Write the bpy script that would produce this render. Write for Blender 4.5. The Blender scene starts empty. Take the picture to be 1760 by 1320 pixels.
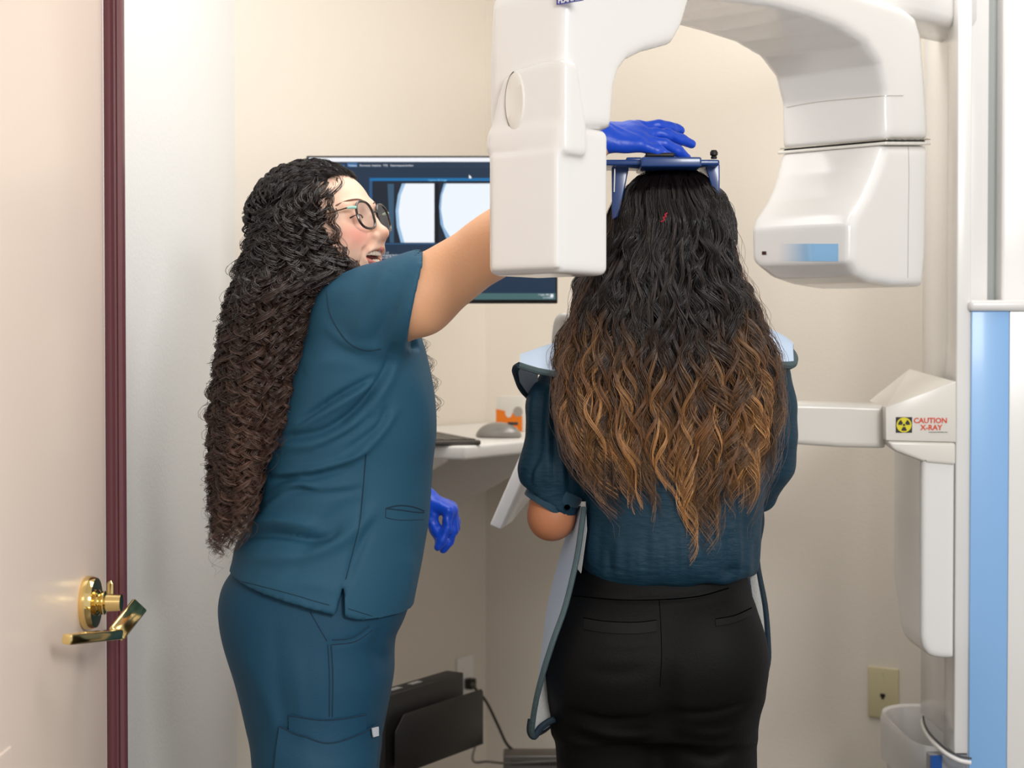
import bpy, bmesh, math, random
import numpy as np
from mathutils import Vector, Matrix
from mathutils.bvhtree import BVHTree

# ---------------------------------------------------------------- camera
C = bpy.context.scene.collection
sc = bpy.context.scene
EYE = 1.35; FPX = 2800.0; PITCH = math.atan(60.0 / FPX)
cam_d = bpy.data.cameras.new('camera'); cam = bpy.data.objects.new('camera', cam_d); C.objects.link(cam)
cam_d.sensor_width = 36.0; cam_d.lens = FPX / 1760.0 * 36.0; cam_d.clip_start = 0.05; cam_d.clip_end = 50
cam.location = (0, 0, EYE); cam.rotation_euler = (math.pi / 2 - PITCH, 0, 0)
cam_d.dof.use_dof = True; cam_d.dof.focus_distance = 2.5; cam_d.dof.aperture_fstop = 4.8
sc.camera = cam
# ---------------------------------------------------------------- world, lights, exposure
sc.view_settings.view_transform = 'Standard'; sc.view_settings.look = 'None'
sc.view_settings.gamma = 1.0; sc.view_settings.use_curve_mapping = False
sc.view_settings.exposure = 0.0
w = bpy.data.worlds.new('world'); sc.world = w; w.use_nodes = True
w.node_tree.nodes['Background'].inputs[0].default_value = (1.0, 0.985, 0.97, 1)
w.node_tree.nodes['Background'].inputs[1].default_value = 0.70
def area(name, loc, target, sx, sy, power, col=(1, 1, 1)):
    d = bpy.data.lights.new(name, 'AREA'); d.shape = 'RECTANGLE'; d.size = sx; d.size_y = sy; d.energy = power; d.color = col
    o = bpy.data.objects.new(name, d); C.objects.link(o); o.location = loc
    o.rotation_euler = (Vector(target) - Vector(loc)).to_track_quat('-Z', 'Y').to_euler()
    return o
area('ceiling_panel_light', (0.30, 2.9, 2.57), (0.2, 3.1, 0), 1.3, 1.0, 21, (1, 0.99, 0.975))
area('corridor_ceiling_light', (1.15, -0.3, 2.35), (0.0, 2.7, 1.3), 0.75, 0.6, 46, (1, 0.99, 0.98))
# ---------------------------------------------------------------- pixel to place, at a given distance
_c, _s = math.cos(PITCH), math.sin(PITCH)
def ray(px, py):
    dx = (px - 880.0) / FPX; dv = (660.0 - py) / FPX
    return np.array([dx, _c + dv * _s, -_s + dv * _c])
def W(px, py, Y):
    d = ray(px, py); t = Y / d[1]
    return np.array([d[0] * t, Y, EYE + d[2] * t])
def WX(px, Y): return (px - 880.0) / FPX * Y / _c
def WZ(py, Y): return W(880, py, Y)[2]
EYEV = np.array([0.0, 0.0, EYE])
# ---------------------------------------------------------------- materials
def lin(c):
    return tuple((x / 12.92 if x <= 0.04045 else ((x + 0.055) / 1.055) ** 2.4) for x in c)
def hx(h):
    h = h.lstrip('#'); return lin(tuple(int(h[i:i + 2], 16) / 255.0 for i in (0, 2, 4)))
def mat(name, col, rough=0.5, metal=0.0, var=0.0, vscale=8.0, bump=0.0, bscale=60.0, spec=0.5, coat=0.0, sheen=0.0,
        attr=None, emit=None, estr=0.0, alpha=1.0, sub=0.0, stretch=(1, 1, 1), trans=0.0):
    m = bpy.data.materials.new(name); m.use_nodes = True; nt = m.node_tree; b = nt.nodes['Principled BSDF']
    c = hx(col) if isinstance(col, str) else col
    b.inputs['Base Color'].default_value = (*c, 1); b.inputs['Roughness'].default_value = rough
    b.inputs['Metallic'].default_value = metal; b.inputs['Specular IOR Level'].default_value = spec
    b.inputs['Coat Weight'].default_value = coat; b.inputs['Sheen Weight'].default_value = sheen
    b.inputs['Coat Roughness'].default_value = 0.12
    b.inputs['Alpha'].default_value = alpha; b.inputs['Transmission Weight'].default_value = trans
    if sub:
        b.inputs['Subsurface Weight'].default_value = sub; b.inputs['Subsurface Radius'].default_value = (0.012, 0.005, 0.003)
        b.inputs['Subsurface Scale'].default_value = 0.6
    tc = nt.nodes.new('ShaderNodeTexCoord'); mp = nt.nodes.new('ShaderNodeMapping'); mp.inputs['Scale'].default_value = stretch
    nt.links.new(tc.outputs['Object'], mp.inputs['Vector'])
    src = None
    if attr:
        at = nt.nodes.new('ShaderNodeAttribute'); at.attribute_name = attr; src = at.outputs['Color']
        nt.links.new(src, b.inputs['Base Color'])
    if var:
        n = nt.nodes.new('ShaderNodeTexNoise'); n.inputs['Scale'].default_value = vscale; n.inputs['Detail'].default_value = 4
        nt.links.new(mp.outputs[0], n.inputs['Vector'])
        mr = nt.nodes.new('ShaderNodeMapRange'); mr.inputs['To Min'].default_value = 1 - var; mr.inputs['To Max'].default_value = 1 + var
        nt.links.new(n.outputs['Fac'], mr.inputs['Value'])
        mx = nt.nodes.new('ShaderNodeMix'); mx.data_type = 'RGBA'; mx.blend_type = 'MULTIPLY'; mx.inputs['Factor'].default_value = 1
        if src is not None: nt.links.new(src, mx.inputs['A'])
        else: mx.inputs['A'].default_value = (*c, 1)
        nt.links.new(mr.outputs[0], mx.inputs['B']); nt.links.new(mx.outputs['Result'], b.inputs['Base Color'])
    if bump:
        n = nt.nodes.new('ShaderNodeTexNoise'); n.inputs['Scale'].default_value = bscale; n.inputs['Detail'].default_value = 3
        nt.links.new(mp.outputs[0], n.inputs['Vector'])
        bp = nt.nodes.new('ShaderNodeBump'); bp.inputs['Strength'].default_value = bump; bp.inputs['Distance'].default_value = 0.002
        nt.links.new(n.outputs['Fac'], bp.inputs['Height']); nt.links.new(bp.outputs[0], b.inputs['Normal'])
    if emit:
        b.inputs['Emission Color'].default_value = (*hx(emit), 1); b.inputs['Emission Strength'].default_value = estr
    return m
# ---------------------------------------------------------------- objects
def tag(o, label=None, cat=None, group=None, kind=None):
    if label: o['label'] = label
    if cat: o['category'] = cat
    if group: o['group'] = group
    if kind: o['kind'] = kind
    return o
def empty(name, loc, label=None, cat=None, rotz=0.0, group=None):
    o = bpy.data.objects.new(name, None); C.objects.link(o); o.location = loc; o.rotation_euler = (0, 0, rotz)
    o.empty_display_size = 0.05
    bpy.context.view_layer.update()
    return tag(o, label, cat, group)
def attach(o, parent):
    if parent is not None:
        pm = Matrix.LocRotScale(parent.location, parent.rotation_euler, parent.scale)
        if parent.parent is not None:
            q = parent.parent; qm = Matrix.LocRotScale(q.location, q.rotation_euler, q.scale)
            pm = qm @ parent.matrix_parent_inverse @ pm
        o.parent = parent; o.matrix_parent_inverse = pm.inverted()
    return o
def np_mesh(name, V, F, m, parent=None, smooth=True, colors=None, matrix=None):
    """V (n,3), F (m,k) int array with one k."""
    me = bpy.data.meshes.new(name); V = np.asarray(V, dtype=np.float32); F = np.asarray(F, dtype=np.int32)
    k = F.shape[1]
    me.vertices.add(len(V)); me.vertices.foreach_set('co', V.ravel())
    me.loops.add(F.size); me.loops.foreach_set('vertex_index', F.ravel())
    me.polygons.add(len(F)); me.polygons.foreach_set('loop_start', np.arange(0, F.size, k, dtype=np.int32))
    me.polygons.foreach_set('loop_total', np.full(len(F), k, dtype=np.int32))
    if smooth: me.polygons.foreach_set('use_smooth', np.ones(len(F), dtype=bool))
    if colors is not None:
        ca = me.color_attributes.new('col', 'FLOAT_COLOR', 'POINT')
        cc = np.ones((len(V), 4), dtype=np.float32); cc[:, :3] = colors; ca.data.foreach_set('color', cc.ravel())
    me.update(calc_edges=True); me.validate()
    me.materials.append(m)
    o = bpy.data.objects.new(name, me); C.objects.link(o)
    if matrix is not None: o.matrix_world = matrix
    attach(o, parent); return o
class MB:
    """collects boxes, tubes, prisms and lathes into one mesh"""
    def __init__(self): self.v = []; self.f = []
    def add(self, vs, fs):
        b = len(self.v); self.v += [tuple(map(float, p)) for p in vs]; self.f += [tuple(i + b for i in q) for q in fs]; return self
    def box(self, lo, hi, M=None):
        (a, b, c), (d, e, f) = lo, hi
        vs = [(a, b, c), (d, b, c), (d, e, c), (a, e, c), (a, b, f), (d, b, f), (d, e, f), (a, e, f)]
        if M is not None: vs = [M @ Vector(p) for p in vs]
        return self.add(vs, [(0, 3, 2, 1), (4, 5, 6, 7), (0, 1, 5, 4), (1, 2, 6, 5), (2, 3, 7, 6), (3, 0, 4, 7)])
    def hexa(self, b4, t4):
        return self.add(list(b4) + list(t4), [(0, 3, 2, 1), (4, 5, 6, 7), (0, 1, 5, 4), (1, 2, 6, 5), (2, 3, 7, 6), (3, 0, 4, 7)])
    def tube(self, pts, r, n=10, caps=True, flat=None):
        pts = [Vector(p) for p in pts]; m = len(pts); rs = r if hasattr(r, '__len__') else [r] * m
        vs = []; up = None
        for i in range(m):
            t = (pts[min(i + 1, m - 1)] - pts[max(i - 1, 0)]).normalized()
            if up is None:
                up = Vector((0, 0, 1)) if abs(t.z) < 0.9 else Vector((1, 0, 0))
            a = (up - t * up.dot(t)).normalized(); up = a; b = t.cross(a)
            for k in range(n):
                th = 2 * math.pi * k / n; vs.append(pts[i] + (a * math.cos(th) + b * math.sin(th) * (flat or 1)) * rs[i])
        fs = [(i * n + k, i * n + (k + 1) % n, (i + 1) * n + (k + 1) % n, (i + 1) * n + k) for i in range(m - 1) for k in range(n)]
        if caps: fs += [tuple(range(n))[::-1], tuple(range((m - 1) * n, m * n))]
        return self.add(vs, fs)
    def prism(self, poly, a, b, M=None):
        """poly (x,y) outline, extruded from a to b in z, through M"""
        n = len(poly); vs = [(x, y, a) for x, y in poly] + [(x, y, b) for x, y in poly]
        if M is not None: vs = [M @ Vector(p) for p in vs]
        return self.add(vs, [tuple(range(n))[::-1], tuple(range(n, 2 * n))] + [(i, (i + 1) % n, n + (i + 1) % n, n + i) for i in range(n)])
    def lathe(self, prof, n=32, M=None):
        """prof (r,z)"""
        vs = []
        for r, z in prof:
            for k in range(n):
                t = 2 * math.pi * k / n; vs.append(Vector((r * math.cos(t), r * math.sin(t), z)))
        if M is not None: vs = [M @ p for p in vs]
        m = len(prof)
        fs = [(i * n + k, i * n + (k + 1) % n, (i + 1) * n + (k + 1) % n, (i + 1) * n + k) for i in range(m - 1) for k in range(n)]
        fs += [tuple(range(n))[::-1], tuple(range((m - 1) * n, m * n))]
        return self.add(vs, fs)
    def build(self, name, m, parent=None, bevel=0.0, seg=3, smooth=True, angle=0.7):
        me = bpy.data.meshes.new(name); me.from_pydata(self.v, [], self.f); me.update()
        bm = bmesh.new(); bm.from_mesh(me); bmesh.ops.recalc_face_normals(bm, faces=bm.faces[:])
        if bevel:
            es = [e for e in bm.edges if len(e.link_faces) == 2 and e.calc_face_angle(0) > 0.35]
            bmesh.ops.bevel(bm, geom=es, offset=bevel, segments=seg, profile=0.5, affect='EDGES', clamp_overlap=True)
        for f in bm.faces: f.smooth = smooth
        for e in bm.edges:
            if len(e.link_faces) == 2 and e.calc_face_angle(0) > angle: e.smooth = False
        bm.to_mesh(me); bm.free(); me.materials.append(m)
        o = bpy.data.objects.new(name, me); C.objects.link(o); attach(o, parent); return o
def text(name, s, m, M, size, parent=None, extrude=0.0002, bold=0.0, align='LEFT'):
    cu = bpy.data.curves.new(name, 'FONT'); cu.body = s; cu.size = size; cu.extrude = extrude; cu.offset = bold
    cu.align_x = align; cu.resolution_u = 2; cu.materials.append(m)
    t = bpy.data.objects.new(name, cu); C.objects.link(t); bpy.context.view_layer.update()
    me = bpy.data.meshes.new_from_object(t.evaluated_get(bpy.context.evaluated_depsgraph_get())); me.name = name
    bpy.data.objects.remove(t); bpy.data.curves.remove(cu)
    if not me.materials: me.materials.append(m)
    o = bpy.data.objects.new(name, me); C.objects.link(o); o.matrix_world = M
    attach(o, parent); return o
def frame(origin, xdir, ydir):
    x = Vector(xdir).normalized(); y = Vector(ydir); y = (y - x * y.dot(x)).normalized(); z = x.cross(y)
    M = Matrix((x, y, z)).transposed().to_4x4(); M.translation = Vector(origin); return M
def catmull(P, n=8, closed=False):
    P = [np.asarray(p, float) for p in P]; out = []; m = len(P); R = range(m if closed else m - 1)
    for i in R:
        g = (lambda k: P[k % m]) if closed else (lambda k: P[min(max(k, 0), m - 1)])
        a, b, c, d = g(i - 1), g(i), g(i + 1), g(i + 2)
        for j in range(n):
            t = j / n; out.append(0.5 * (2 * b + (c - a) * t + (2 * a - 5 * b + 4 * c - d) * t * t + (3 * b - a - 3 * c + d) * t ** 3))
    if not closed: out.append(P[-1])
    return np.array(out)
# ---------------------------------------------------------------- smooth solids from distance fields
def sm(a, b, k):
    if k <= 0: return np.minimum(a, b)
    h = np.clip(0.5 + 0.5 * (b - a) / k, 0, 1); return b * (1 - h) + a * h - k * h * (1 - h)
def axis(lo, hi, res, fine=()):
    v = [lo]
    while v[-1] < hi:
        r = res
        for a, b, q in fine:
            if a <= v[-1] < b: r = q
        v.append(v[-1] + r)
    return np.array(v, dtype=np.float32)
class Field:
    def __init__(self, xs, ys, zs):
        self.ax = [np.asarray(a, np.float32) for a in (xs, ys, zs)]; self.F = np.ones([len(a) for a in self.ax], np.float32)
    def _sub(self, lo, hi, m):
        sl = []
        for a, l, h in zip(self.ax, lo, hi): sl.append(slice(max(0, int(np.searchsorted(a, l - m)) - 1), int(np.searchsorted(a, h + m)) + 1))
        X, Y, Z = self.ax[0][sl[0]], self.ax[1][sl[1]], self.ax[2][sl[2]]
        return tuple(sl), X[:, None, None], Y[None, :, None], Z[None, None, :]
    def op(self, fn, lo, hi, k=0.02, mode='u', m=None):
        sl, X, Y, Z = self._sub(lo, hi, (k + 0.012) if m is None else m)
        A = self.F[sl]
        if A.size == 0: return self
        d = fn(X, Y, Z).astype(np.float32)
        if mode == 'u': self.F[sl] = sm(A, d, k)
        elif mode == 's': self.F[sl] = -sm(-A, d, k)      # subtract
        elif mode == 'i': self.F[sl] = -sm(-A, -d, k)
        return self
    def chain(self, pts, rs, k=0.02, mode='u', sq=(1, 1, 1)):
        pts = np.asarray(pts, float); rs = list(rs)
        for i in range(len(pts) - 1):
            a, b, r0, r1 = pts[i], pts[i + 1], rs[i], rs[i + 1]; R = max(r0, r1); ab = b - a; L = float(ab @ ab) + 1e-12
            def fn(X, Y, Z, a=a, ab=ab, L=L, r0=r0, r1=r1):
                t = np.clip(((X - a[0]) * ab[0] + (Y - a[1]) * ab[1] + (Z - a[2]) * ab[2]) / L, 0, 1)
                dx = (X - a[0] - ab[0] * t) / sq[0]; dy = (Y - a[1] - ab[1] * t) / sq[1]; dz = (Z - a[2] - ab[2] * t) / sq[2]
                return np.sqrt(dx * dx + dy * dy + dz * dz) - (r0 + (r1 - r0) * t)
            self.op(fn, np.minimum(a, b) - R * max(sq), np.maximum(a, b) + R * max(sq), k, mode)
        return self
    def ell(self, c, r, k=0.02, mode='u', R=None):
        c = np.asarray(c, float); r = np.asarray(r, float); R = np.eye(3) if R is None else np.asarray(R)   # R columns: the axes
        e = np.sqrt(((R * r[None, :]) ** 2).sum(1))
        def fn(X, Y, Z):
            x, y, z = X - c[0], Y - c[1], Z - c[2]
            u = [(x * R[0, i] + y * R[1, i] + z * R[2, i]) / r[i] for i in range(3)]
            k0 = np.sqrt(u[0] ** 2 + u[1] ** 2 + u[2] ** 2) + 1e-9
            k1 = np.sqrt((u[0] / r[0]) ** 2 + (u[1] / r[1]) ** 2 + (u[2] / r[2]) ** 2) + 1e-9
            return k0 * (k0 - 1) / k1
        return self.op(fn, c - e, c + e, k, mode)
    def stack(self, T, k=0.02, p=2.3, grow=0.0, mode='u'):
        """T rows: z, cx, cy, rx, ry (any order in z); a trunk of super-ellipse slices"""
        T = np.array(sorted(T), float); z0, z1 = T[0, 0], T[-1, 0]; zs = np.linspace(z0, z1, 200)
        def pch(z, v):   # monotone-ish smooth interpolation
            m = np.gradient(v, z); i = np.clip(np.searchsorted(z, zs) - 1, 0, len(z) - 2); h = z[i + 1] - z[i]; t = (zs - z[i]) / h
            return (2 * t**3 - 3 * t**2 + 1) * v[i] + (t**3 - 2 * t**2 + t) * h * m[i] + (-2 * t**3 + 3 * t**2) * v[i + 1] + (t**3 - t**2) * h * m[i + 1]
        cols = [pch(T[:, 0], T[:, j]) for j in range(1, 5)]
        lo = [T[:, 1].min() - T[:, 3].max() - grow, T[:, 2].min() - T[:, 4].max() - grow, z0 - grow]
        hi = [T[:, 1].max() + T[:, 3].max() + grow, T[:, 2].max() + T[:, 4].max() + grow, z1 + grow]
        def fn(X, Y, Z):
            zz = Z.ravel(); c = [np.interp(zz, zs, q)[None, None, :] for q in cols]; rx, ry = c[2] + grow, c[3] + grow
            g = (np.abs((X - c[0]) / rx) ** p + np.abs((Y - c[1]) / ry) ** p) ** (1 / p)
            d = (g - 1) * np.minimum(rx, ry)
            ez = np.maximum(z0 - grow - Z, Z - z1 - grow)
            return np.maximum(d, ez)
        return self.op(fn, lo, hi, k, mode)
    def mesh(self, smooth=1):
        return nets(self.F, self.ax, smooth)
def nets(F, ax, smooth=1):
    n = F.shape; S = (F < 0)
    def sh(A, i, j, k): return A[i:n[0] - 1 + i, j:n[1] - 1 + j, k:n[2] - 1 + k]
    cnt = np.zeros([q - 1 for q in n], np.uint8)
    for i in (0, 1):
        for j in (0, 1):
            for k in (0, 1): cnt += sh(S, i, j, k)
    act = (cnt > 0) & (cnt < 8); I = np.argwhere(act); idx = np.full(act.shape, -1, np.int32); idx[act] = np.arange(len(I))
    corners = [(i, j, k) for i in (0, 1) for j in (0, 1) for k in (0, 1)]
    acc = np.zeros((len(I), 3)); num = np.zeros(len(I))
    for a in range(8):
        for b in range(a + 1, 8):
            ca, cb = np.array(corners[a]), np.array(corners[b])
            if np.abs(ca - cb).sum() != 1: continue
            ia, ib = I + ca, I + cb; fa = F[ia[:, 0], ia[:, 1], ia[:, 2]].astype(float); fb = F[ib[:, 0], ib[:, 1], ib[:, 2]].astype(float)
            m = (fa < 0) != (fb < 0); t = np.where(m, fa / np.where(fa == fb, 1, fa - fb), 0)
            for d in range(3):
                pa = ax[d][ia[:, d]]; pb = ax[d][ib[:, d]]; acc[:, d] += np.where(m, pa + (pb - pa) * t, 0)
            num += m
    V = acc / num[:, None]; faces = []
    for d in range(3):
        e = [0, 0, 0]; e[d] = 1; o1, o2 = [q for q in range(3) if q != d]
        A = S[tuple(slice(1, n[q] - 1) if q != d else slice(0, n[q] - 1) for q in range(3))]
        B = S[tuple(slice(1, n[q] - 1) if q != d else slice(1, n[q]) for q in range(3))]
        E = np.argwhere(A != B); 
        if len(E) == 0: continue
        inside = A[E[:, 0], E[:, 1], E[:, 2]]
        P = E.copy(); P[:, o1] += 1; P[:, o2] += 1
        def g(a, b):
            Q = P.copy(); Q[:, o1] -= a; Q[:, o2] -= b; return idx[Q[:, 0], Q[:, 1], Q[:, 2]]
        q = np.stack([g(1, 1), g(0, 1), g(0, 0), g(1, 0)], 1)
        flip = inside if d != 1 else ~inside
        q = np.where(flip[:, None], q, q[:, ::-1]); faces.append(q)
    Fc = np.concatenate(faces); Fc = Fc[(Fc >= 0).all(1)]
    for _ in range(smooth):
        V = relax(V, Fc, 0.5)
    return V, Fc
def relax(V, Fc, w):
    a = Fc.ravel(); b = np.roll(Fc, -1, 1).ravel(); s = np.zeros_like(V); c = np.zeros(len(V))
    for x, y in ((a, b), (b, a)):
        for d in range(3): s[:, d] += np.bincount(x, V[y, d], len(V))
        c += np.bincount(x, minlength=len(V))
    return V * (1 - w) + w * s / np.maximum(c, 1)[:, None]
def vnormals(V, Fc):
    n = np.cross(V[Fc[:, 2]] - V[Fc[:, 0]], V[Fc[:, 3]] - V[Fc[:, 1]]); N = np.zeros_like(V)
    for k in range(4):
        for d in range(3): N[:, d] += np.bincount(Fc[:, k], n[:, d], len(V))
    return N / (np.linalg.norm(N, axis=1)[:, None] + 1e-12)
def poly_sd(P, x, y):
    """signed distance to closed polygon P, arrays x, y"""
    P = np.asarray(P, float); d = np.full(np.broadcast(x, y).shape, 1e9); ins = np.zeros(d.shape, bool)
    for i in range(len(P)):
        a, b = P[i], P[i - 1]; e = b - a; wx, wy = x - a[0], y - a[1]
        t = np.clip((wx * e[0] + wy * e[1]) / (e @ e + 1e-12), 0, 1); d = np.minimum(d, (wx - e[0] * t) ** 2 + (wy - e[1] * t) ** 2)
        c = ((a[1] > y) != (b[1] > y)); 
        if abs(e[1]) > 1e-12: ins ^= c & (x < e[0] * (y - a[1]) / e[1] + a[0])
    d = np.sqrt(d); return np.where(ins, -d, d)
def ext(d2, q, h, r):
    """round the extrusion of a 2-d distance d2 over |q|<h"""
    a = d2 + r; b = np.abs(q) - h + r
    return np.minimum(np.maximum(a, b), 0) + np.sqrt(np.maximum(a, 0) ** 2 + np.maximum(b, 0) ** 2) - r
def rbox_d(X, Y, Z, c, h, r):
    qx, qy, qz = np.abs(X - c[0]) - h[0] + r, np.abs(Y - c[1]) - h[1] + r, np.abs(Z - c[2]) - h[2] + r
    return np.sqrt(np.maximum(qx, 0) ** 2 + np.maximum(qy, 0) ** 2 + np.maximum(qz, 0) ** 2) + np.minimum(np.maximum(qx, np.maximum(qy, qz)), 0) - r
class Surf:
    """ray access to a built mesh in world space"""
    def __init__(self, V, Fc): self.t = BVHTree.FromPolygons([tuple(v) for v in V], [tuple(int(i) for i in f) for f in Fc])
    def hit(self, px, py, off=0.0):
        d = Vector(ray(px, py)).normalized(); p, n, i, dist = self.t.ray_cast(Vector(EYEV), d)
        if p is None: return None
        if n.dot(d) > 0: n = -n
        return p + n * off
    def line(self, pts, off=0.0, n=6):
        out = [self.hit(x, y, off) for x, y in catmull(pts, n)]
        return [p for p in out if p is not None]
# ================================================================ room
M_wall = mat('wall_paint', '#e9e0d3', 0.75, var=0.02, vscale=3, bump=0.25, bscale=140)
M_wallgrey = mat('side_wall_paint', '#eeedea', 0.7, var=0.015, vscale=3, bump=0.25, bscale=140)
M_ceil = mat('ceiling_white', '#f2efe9', 0.9, bump=0.3, bscale=200)
M_floor = mat('vinyl_floor', '#6e645a', 0.45, var=0.12, vscale=30)
M_door = mat('door_cream_laminate', '#f7e5d6', 0.35, var=0.01, vscale=4, coat=0.1)
M_jamb = mat('jamb_plum_paint', '#6b3f46', 0.3, coat=0.3)
dA = np.array([0.53, 0.848, 0]); dB = np.array([0.848, -0.53, 0])
CAB = np.array([-0.07, 4.34, 0]); CLA = CAB - 0.988 * dA
H = 2.6
def wallslab(name, p, q, nrm, m, z0=0.0, z1=H, th=0.1):
    p, q, nrm = Vector(p), Vector(q), Vector(nrm)
    b = [p, q, q - nrm * th, p - nrm * th]
    o = MB().hexa([(v.x, v.y, z0) for v in b], [(v.x, v.y, z1) for v in b]).build(name, m); tag(o, kind='structure'); return o
wallslab('wall_back', CLA, CAB, (0.848, -0.53, 0), M_wall)
wallslab('wall_right', CAB, CAB + 2.6 * dB, (-0.53, -0.848, 0), M_wall)
LW0 = np.array([-0.66, 2.30, 0])
wallslab('wall_left', LW0, CLA, (0.999, -0.055, 0), M_wallgrey)
fp = [(-1.7, -1.2), (2.6, -1.2), (2.6, 4.7), (-1.7, 4.7)]
tag(MB().prism(fp, -0.05, 0.0).build('floor', M_floor), kind='structure')
tag(MB().prism([(-1.7, 0.9), (2.6, 0.9), (2.6, 4.7), (-1.7, 4.7)], H, H + 0.05).build('ceiling', M_ceil), kind='structure')
# door: seen at a grazing angle on the left, opened against the passage
DX = -0.588
door = tag(MB().box((DX - 0.045, 1.43, 0.01), (DX, 2.352, 2.08)).build('door_1', M_door, bevel=0.002), kind='structure')
pm = MB()
zt = WZ(1083, 2.11)
for (y0, y1, z0, z1) in ((1.55, 1.90, 0.25, zt - 0.1), ):
    pm.box((DX - 0.002, y0, z0), (DX + 0.002, y1, z1))
pm.build('door_panel', M_door, door, bevel=0.0018)
jm = MB()
prof = [(0, 0), (0.010, -0.002), (0.0135, 0.003), (0.0165, 0.003), (0.020, -0.002), (0.0255, -0.002), (0.0275, 0.002), (0.0275, 0.012), (0, 0.012)]
jm.prism([(x - 0.5895, y + 2.36) for x, y in prof], 0.0, 2.1)
jamb = tag(jm.build('door_frame', M_jamb), kind='structure')
# brass lever set on the door
M_brass = mat('polished_brass', '#e9cf8e', 0.1, metal=1.0, bump=0.02, bscale=80)
lv = MB()
c = W(160, 1036, 2.235); c[0] = DX
Mx = Matrix.Translation(Vector(c)) @ Matrix.Rotation(math.pi / 2, 4, 'Y')
hd = MB().lathe([(0.0, 0), (0.035, 0), (0.037, 0.003), (0.037, 0.010), (0.034, 0.0165), (0.0, 0.0165)], 40, Mx).build('lever_rose', M_brass, door)
M2 = Mx @ Matrix.Translation((0, 0, 0.0165))
MB().lathe([(0.0, 0), (0.017, 0), (0.018, 0.003), (0.014, 0.006), (0.0165, 0.009), (0.0165, 0.012), (0.012, 0.014), (0.012, 0.034), (0.0, 0.034)], 28, M2).build('lever_stem', M_brass, door)
# the lever blade: a bent bar, one leg back towards the viewer, one rising away
a0 = Vector(c) + Vector((0.048, 0.010, 0.014)); a1 = Vector(c) + Vector((0.044, -0.022, -0.030)); a2 = Vector(c) + Vector((0.030, -0.150, -0.028))
bl = MB()
def bar(mb, p, q, up, wdt, th):
    p, q = Vector(p), Vector(q); t = (q - p).normalized(); up = Vector(up); up = (up - t * up.dot(t)).normalized(); s = t.cross(up)
    b = [p + s * wdt / 2 - up * th / 2, p - s * wdt / 2 - up * th / 2, p - s * wdt / 2 + up * th / 2, p + s * wdt / 2 + up * th / 2]
    mb.hexa(b, [v + (q - p) for v in b])
L_ = lambda px, py, Y: Vector(W(px, py, Y))
bar(bl, L_(204, 1090, 2.16), L_(114, 1099, 2.03), (0.1, 0, 1), 0.014, 0.013)
bar(bl, L_(200, 1090, 2.165), L_(240, 1040, 2.235), (0.55, -0.5, 0.45), 0.025, 0.007)
bl.build('lever_handle', M_brass, door, bevel=0.0025)
p = W(190, 1013, 2.355)
MB().tube([(p[0], p[1], p[2] - 0.016), (p[0], p[1], p[2] + 0.009), (p[0], p[1], p[2] + 0.013)], [0.0055, 0.0055, 0.002], 16).build('strike_latch', M_brass, jamb)

# ================================================================ worktop and what stands on it
ZT = 1.155
M_lam = mat('white_laminate', '#eeebe6', 0.3, var=0.02, vscale=6)
nA = np.array([0.848, -0.53, 0])
c0 = CAB - 0.003 * dA; dpt = 0.545
wl = 0.92
q0 = CAB + nA * 0.004 - dA * 0.004
pts = [q0, q0 - dA * wl, q0 - dA * wl + nA * dpt, q0 + nA * dpt]
wt = MB().hexa([(p[0], p[1], ZT - 0.028) for p in pts], [(p[0], p[1], ZT) for p in pts]).build('worktop', M_lam, bevel=0.006)
tag(wt, 'white wall-mounted corner shelf holding the keyboard and mouse', 'shelf')
bk = MB()
for t in (0.25, 0.72):
    b0 = q0 - dA * t
    s = dA * 0.012
    poly = [(0.0, -0.0), (0.36, 0.0), (0.36, -0.02), (0.02, -0.2), (0, -0.2)]
    bk2 = MB()
    Mb = frame(Vector((b0[0], b0[1], ZT - 0.0285)), nA, (0, 0, 1))
    bk2.prism(poly, -0.012, 0.012, Mb).build('bracket', M_lam, wt)
def on_shelf(px, py):
    d = ray(px, py); t = (ZT - EYE) / d[2]; return EYEV + d * t
M_dark = mat('dark_grey_plastic', '#4b463f', 0.45); M_key = mat('key_plastic', '#5b554d', 0.5)
kb = empty('keyboard', (on_shelf(760, 765)[0], on_shelf(760, 765)[1], ZT), 'dark grey computer keyboard on the white corner shelf, half hidden by the scrub top', 'keyboard')
kr = on_shelf(827, 765)
kf = -dA; kside = -nA
# right end of the keyboard, its front right corner at kr
ke = Vector(kr)
kdir = Vector((-0.30, 0.954, 0)).normalized(); Mk = frame(ke, kdir, Vector((-0.954, -0.30, 0)))
MB().box((0, 0.0, 0.0005), (0.36, 0.135, 0.010), Mk).build('key_tray', M_dark, kb, bevel=0.003)
kk = MB()
for r in range(5):
    for cix in range(16):
        kk.box((0.008 + cix * 0.0218, 0.010 + r * 0.0235, 0.008), (0.008 + cix * 0.0218 + 0.0185, 0.010 + r * 0.0235 + 0.0195, 0.0125), Mk)
kk.build('keys', M_key, kb)
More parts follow.
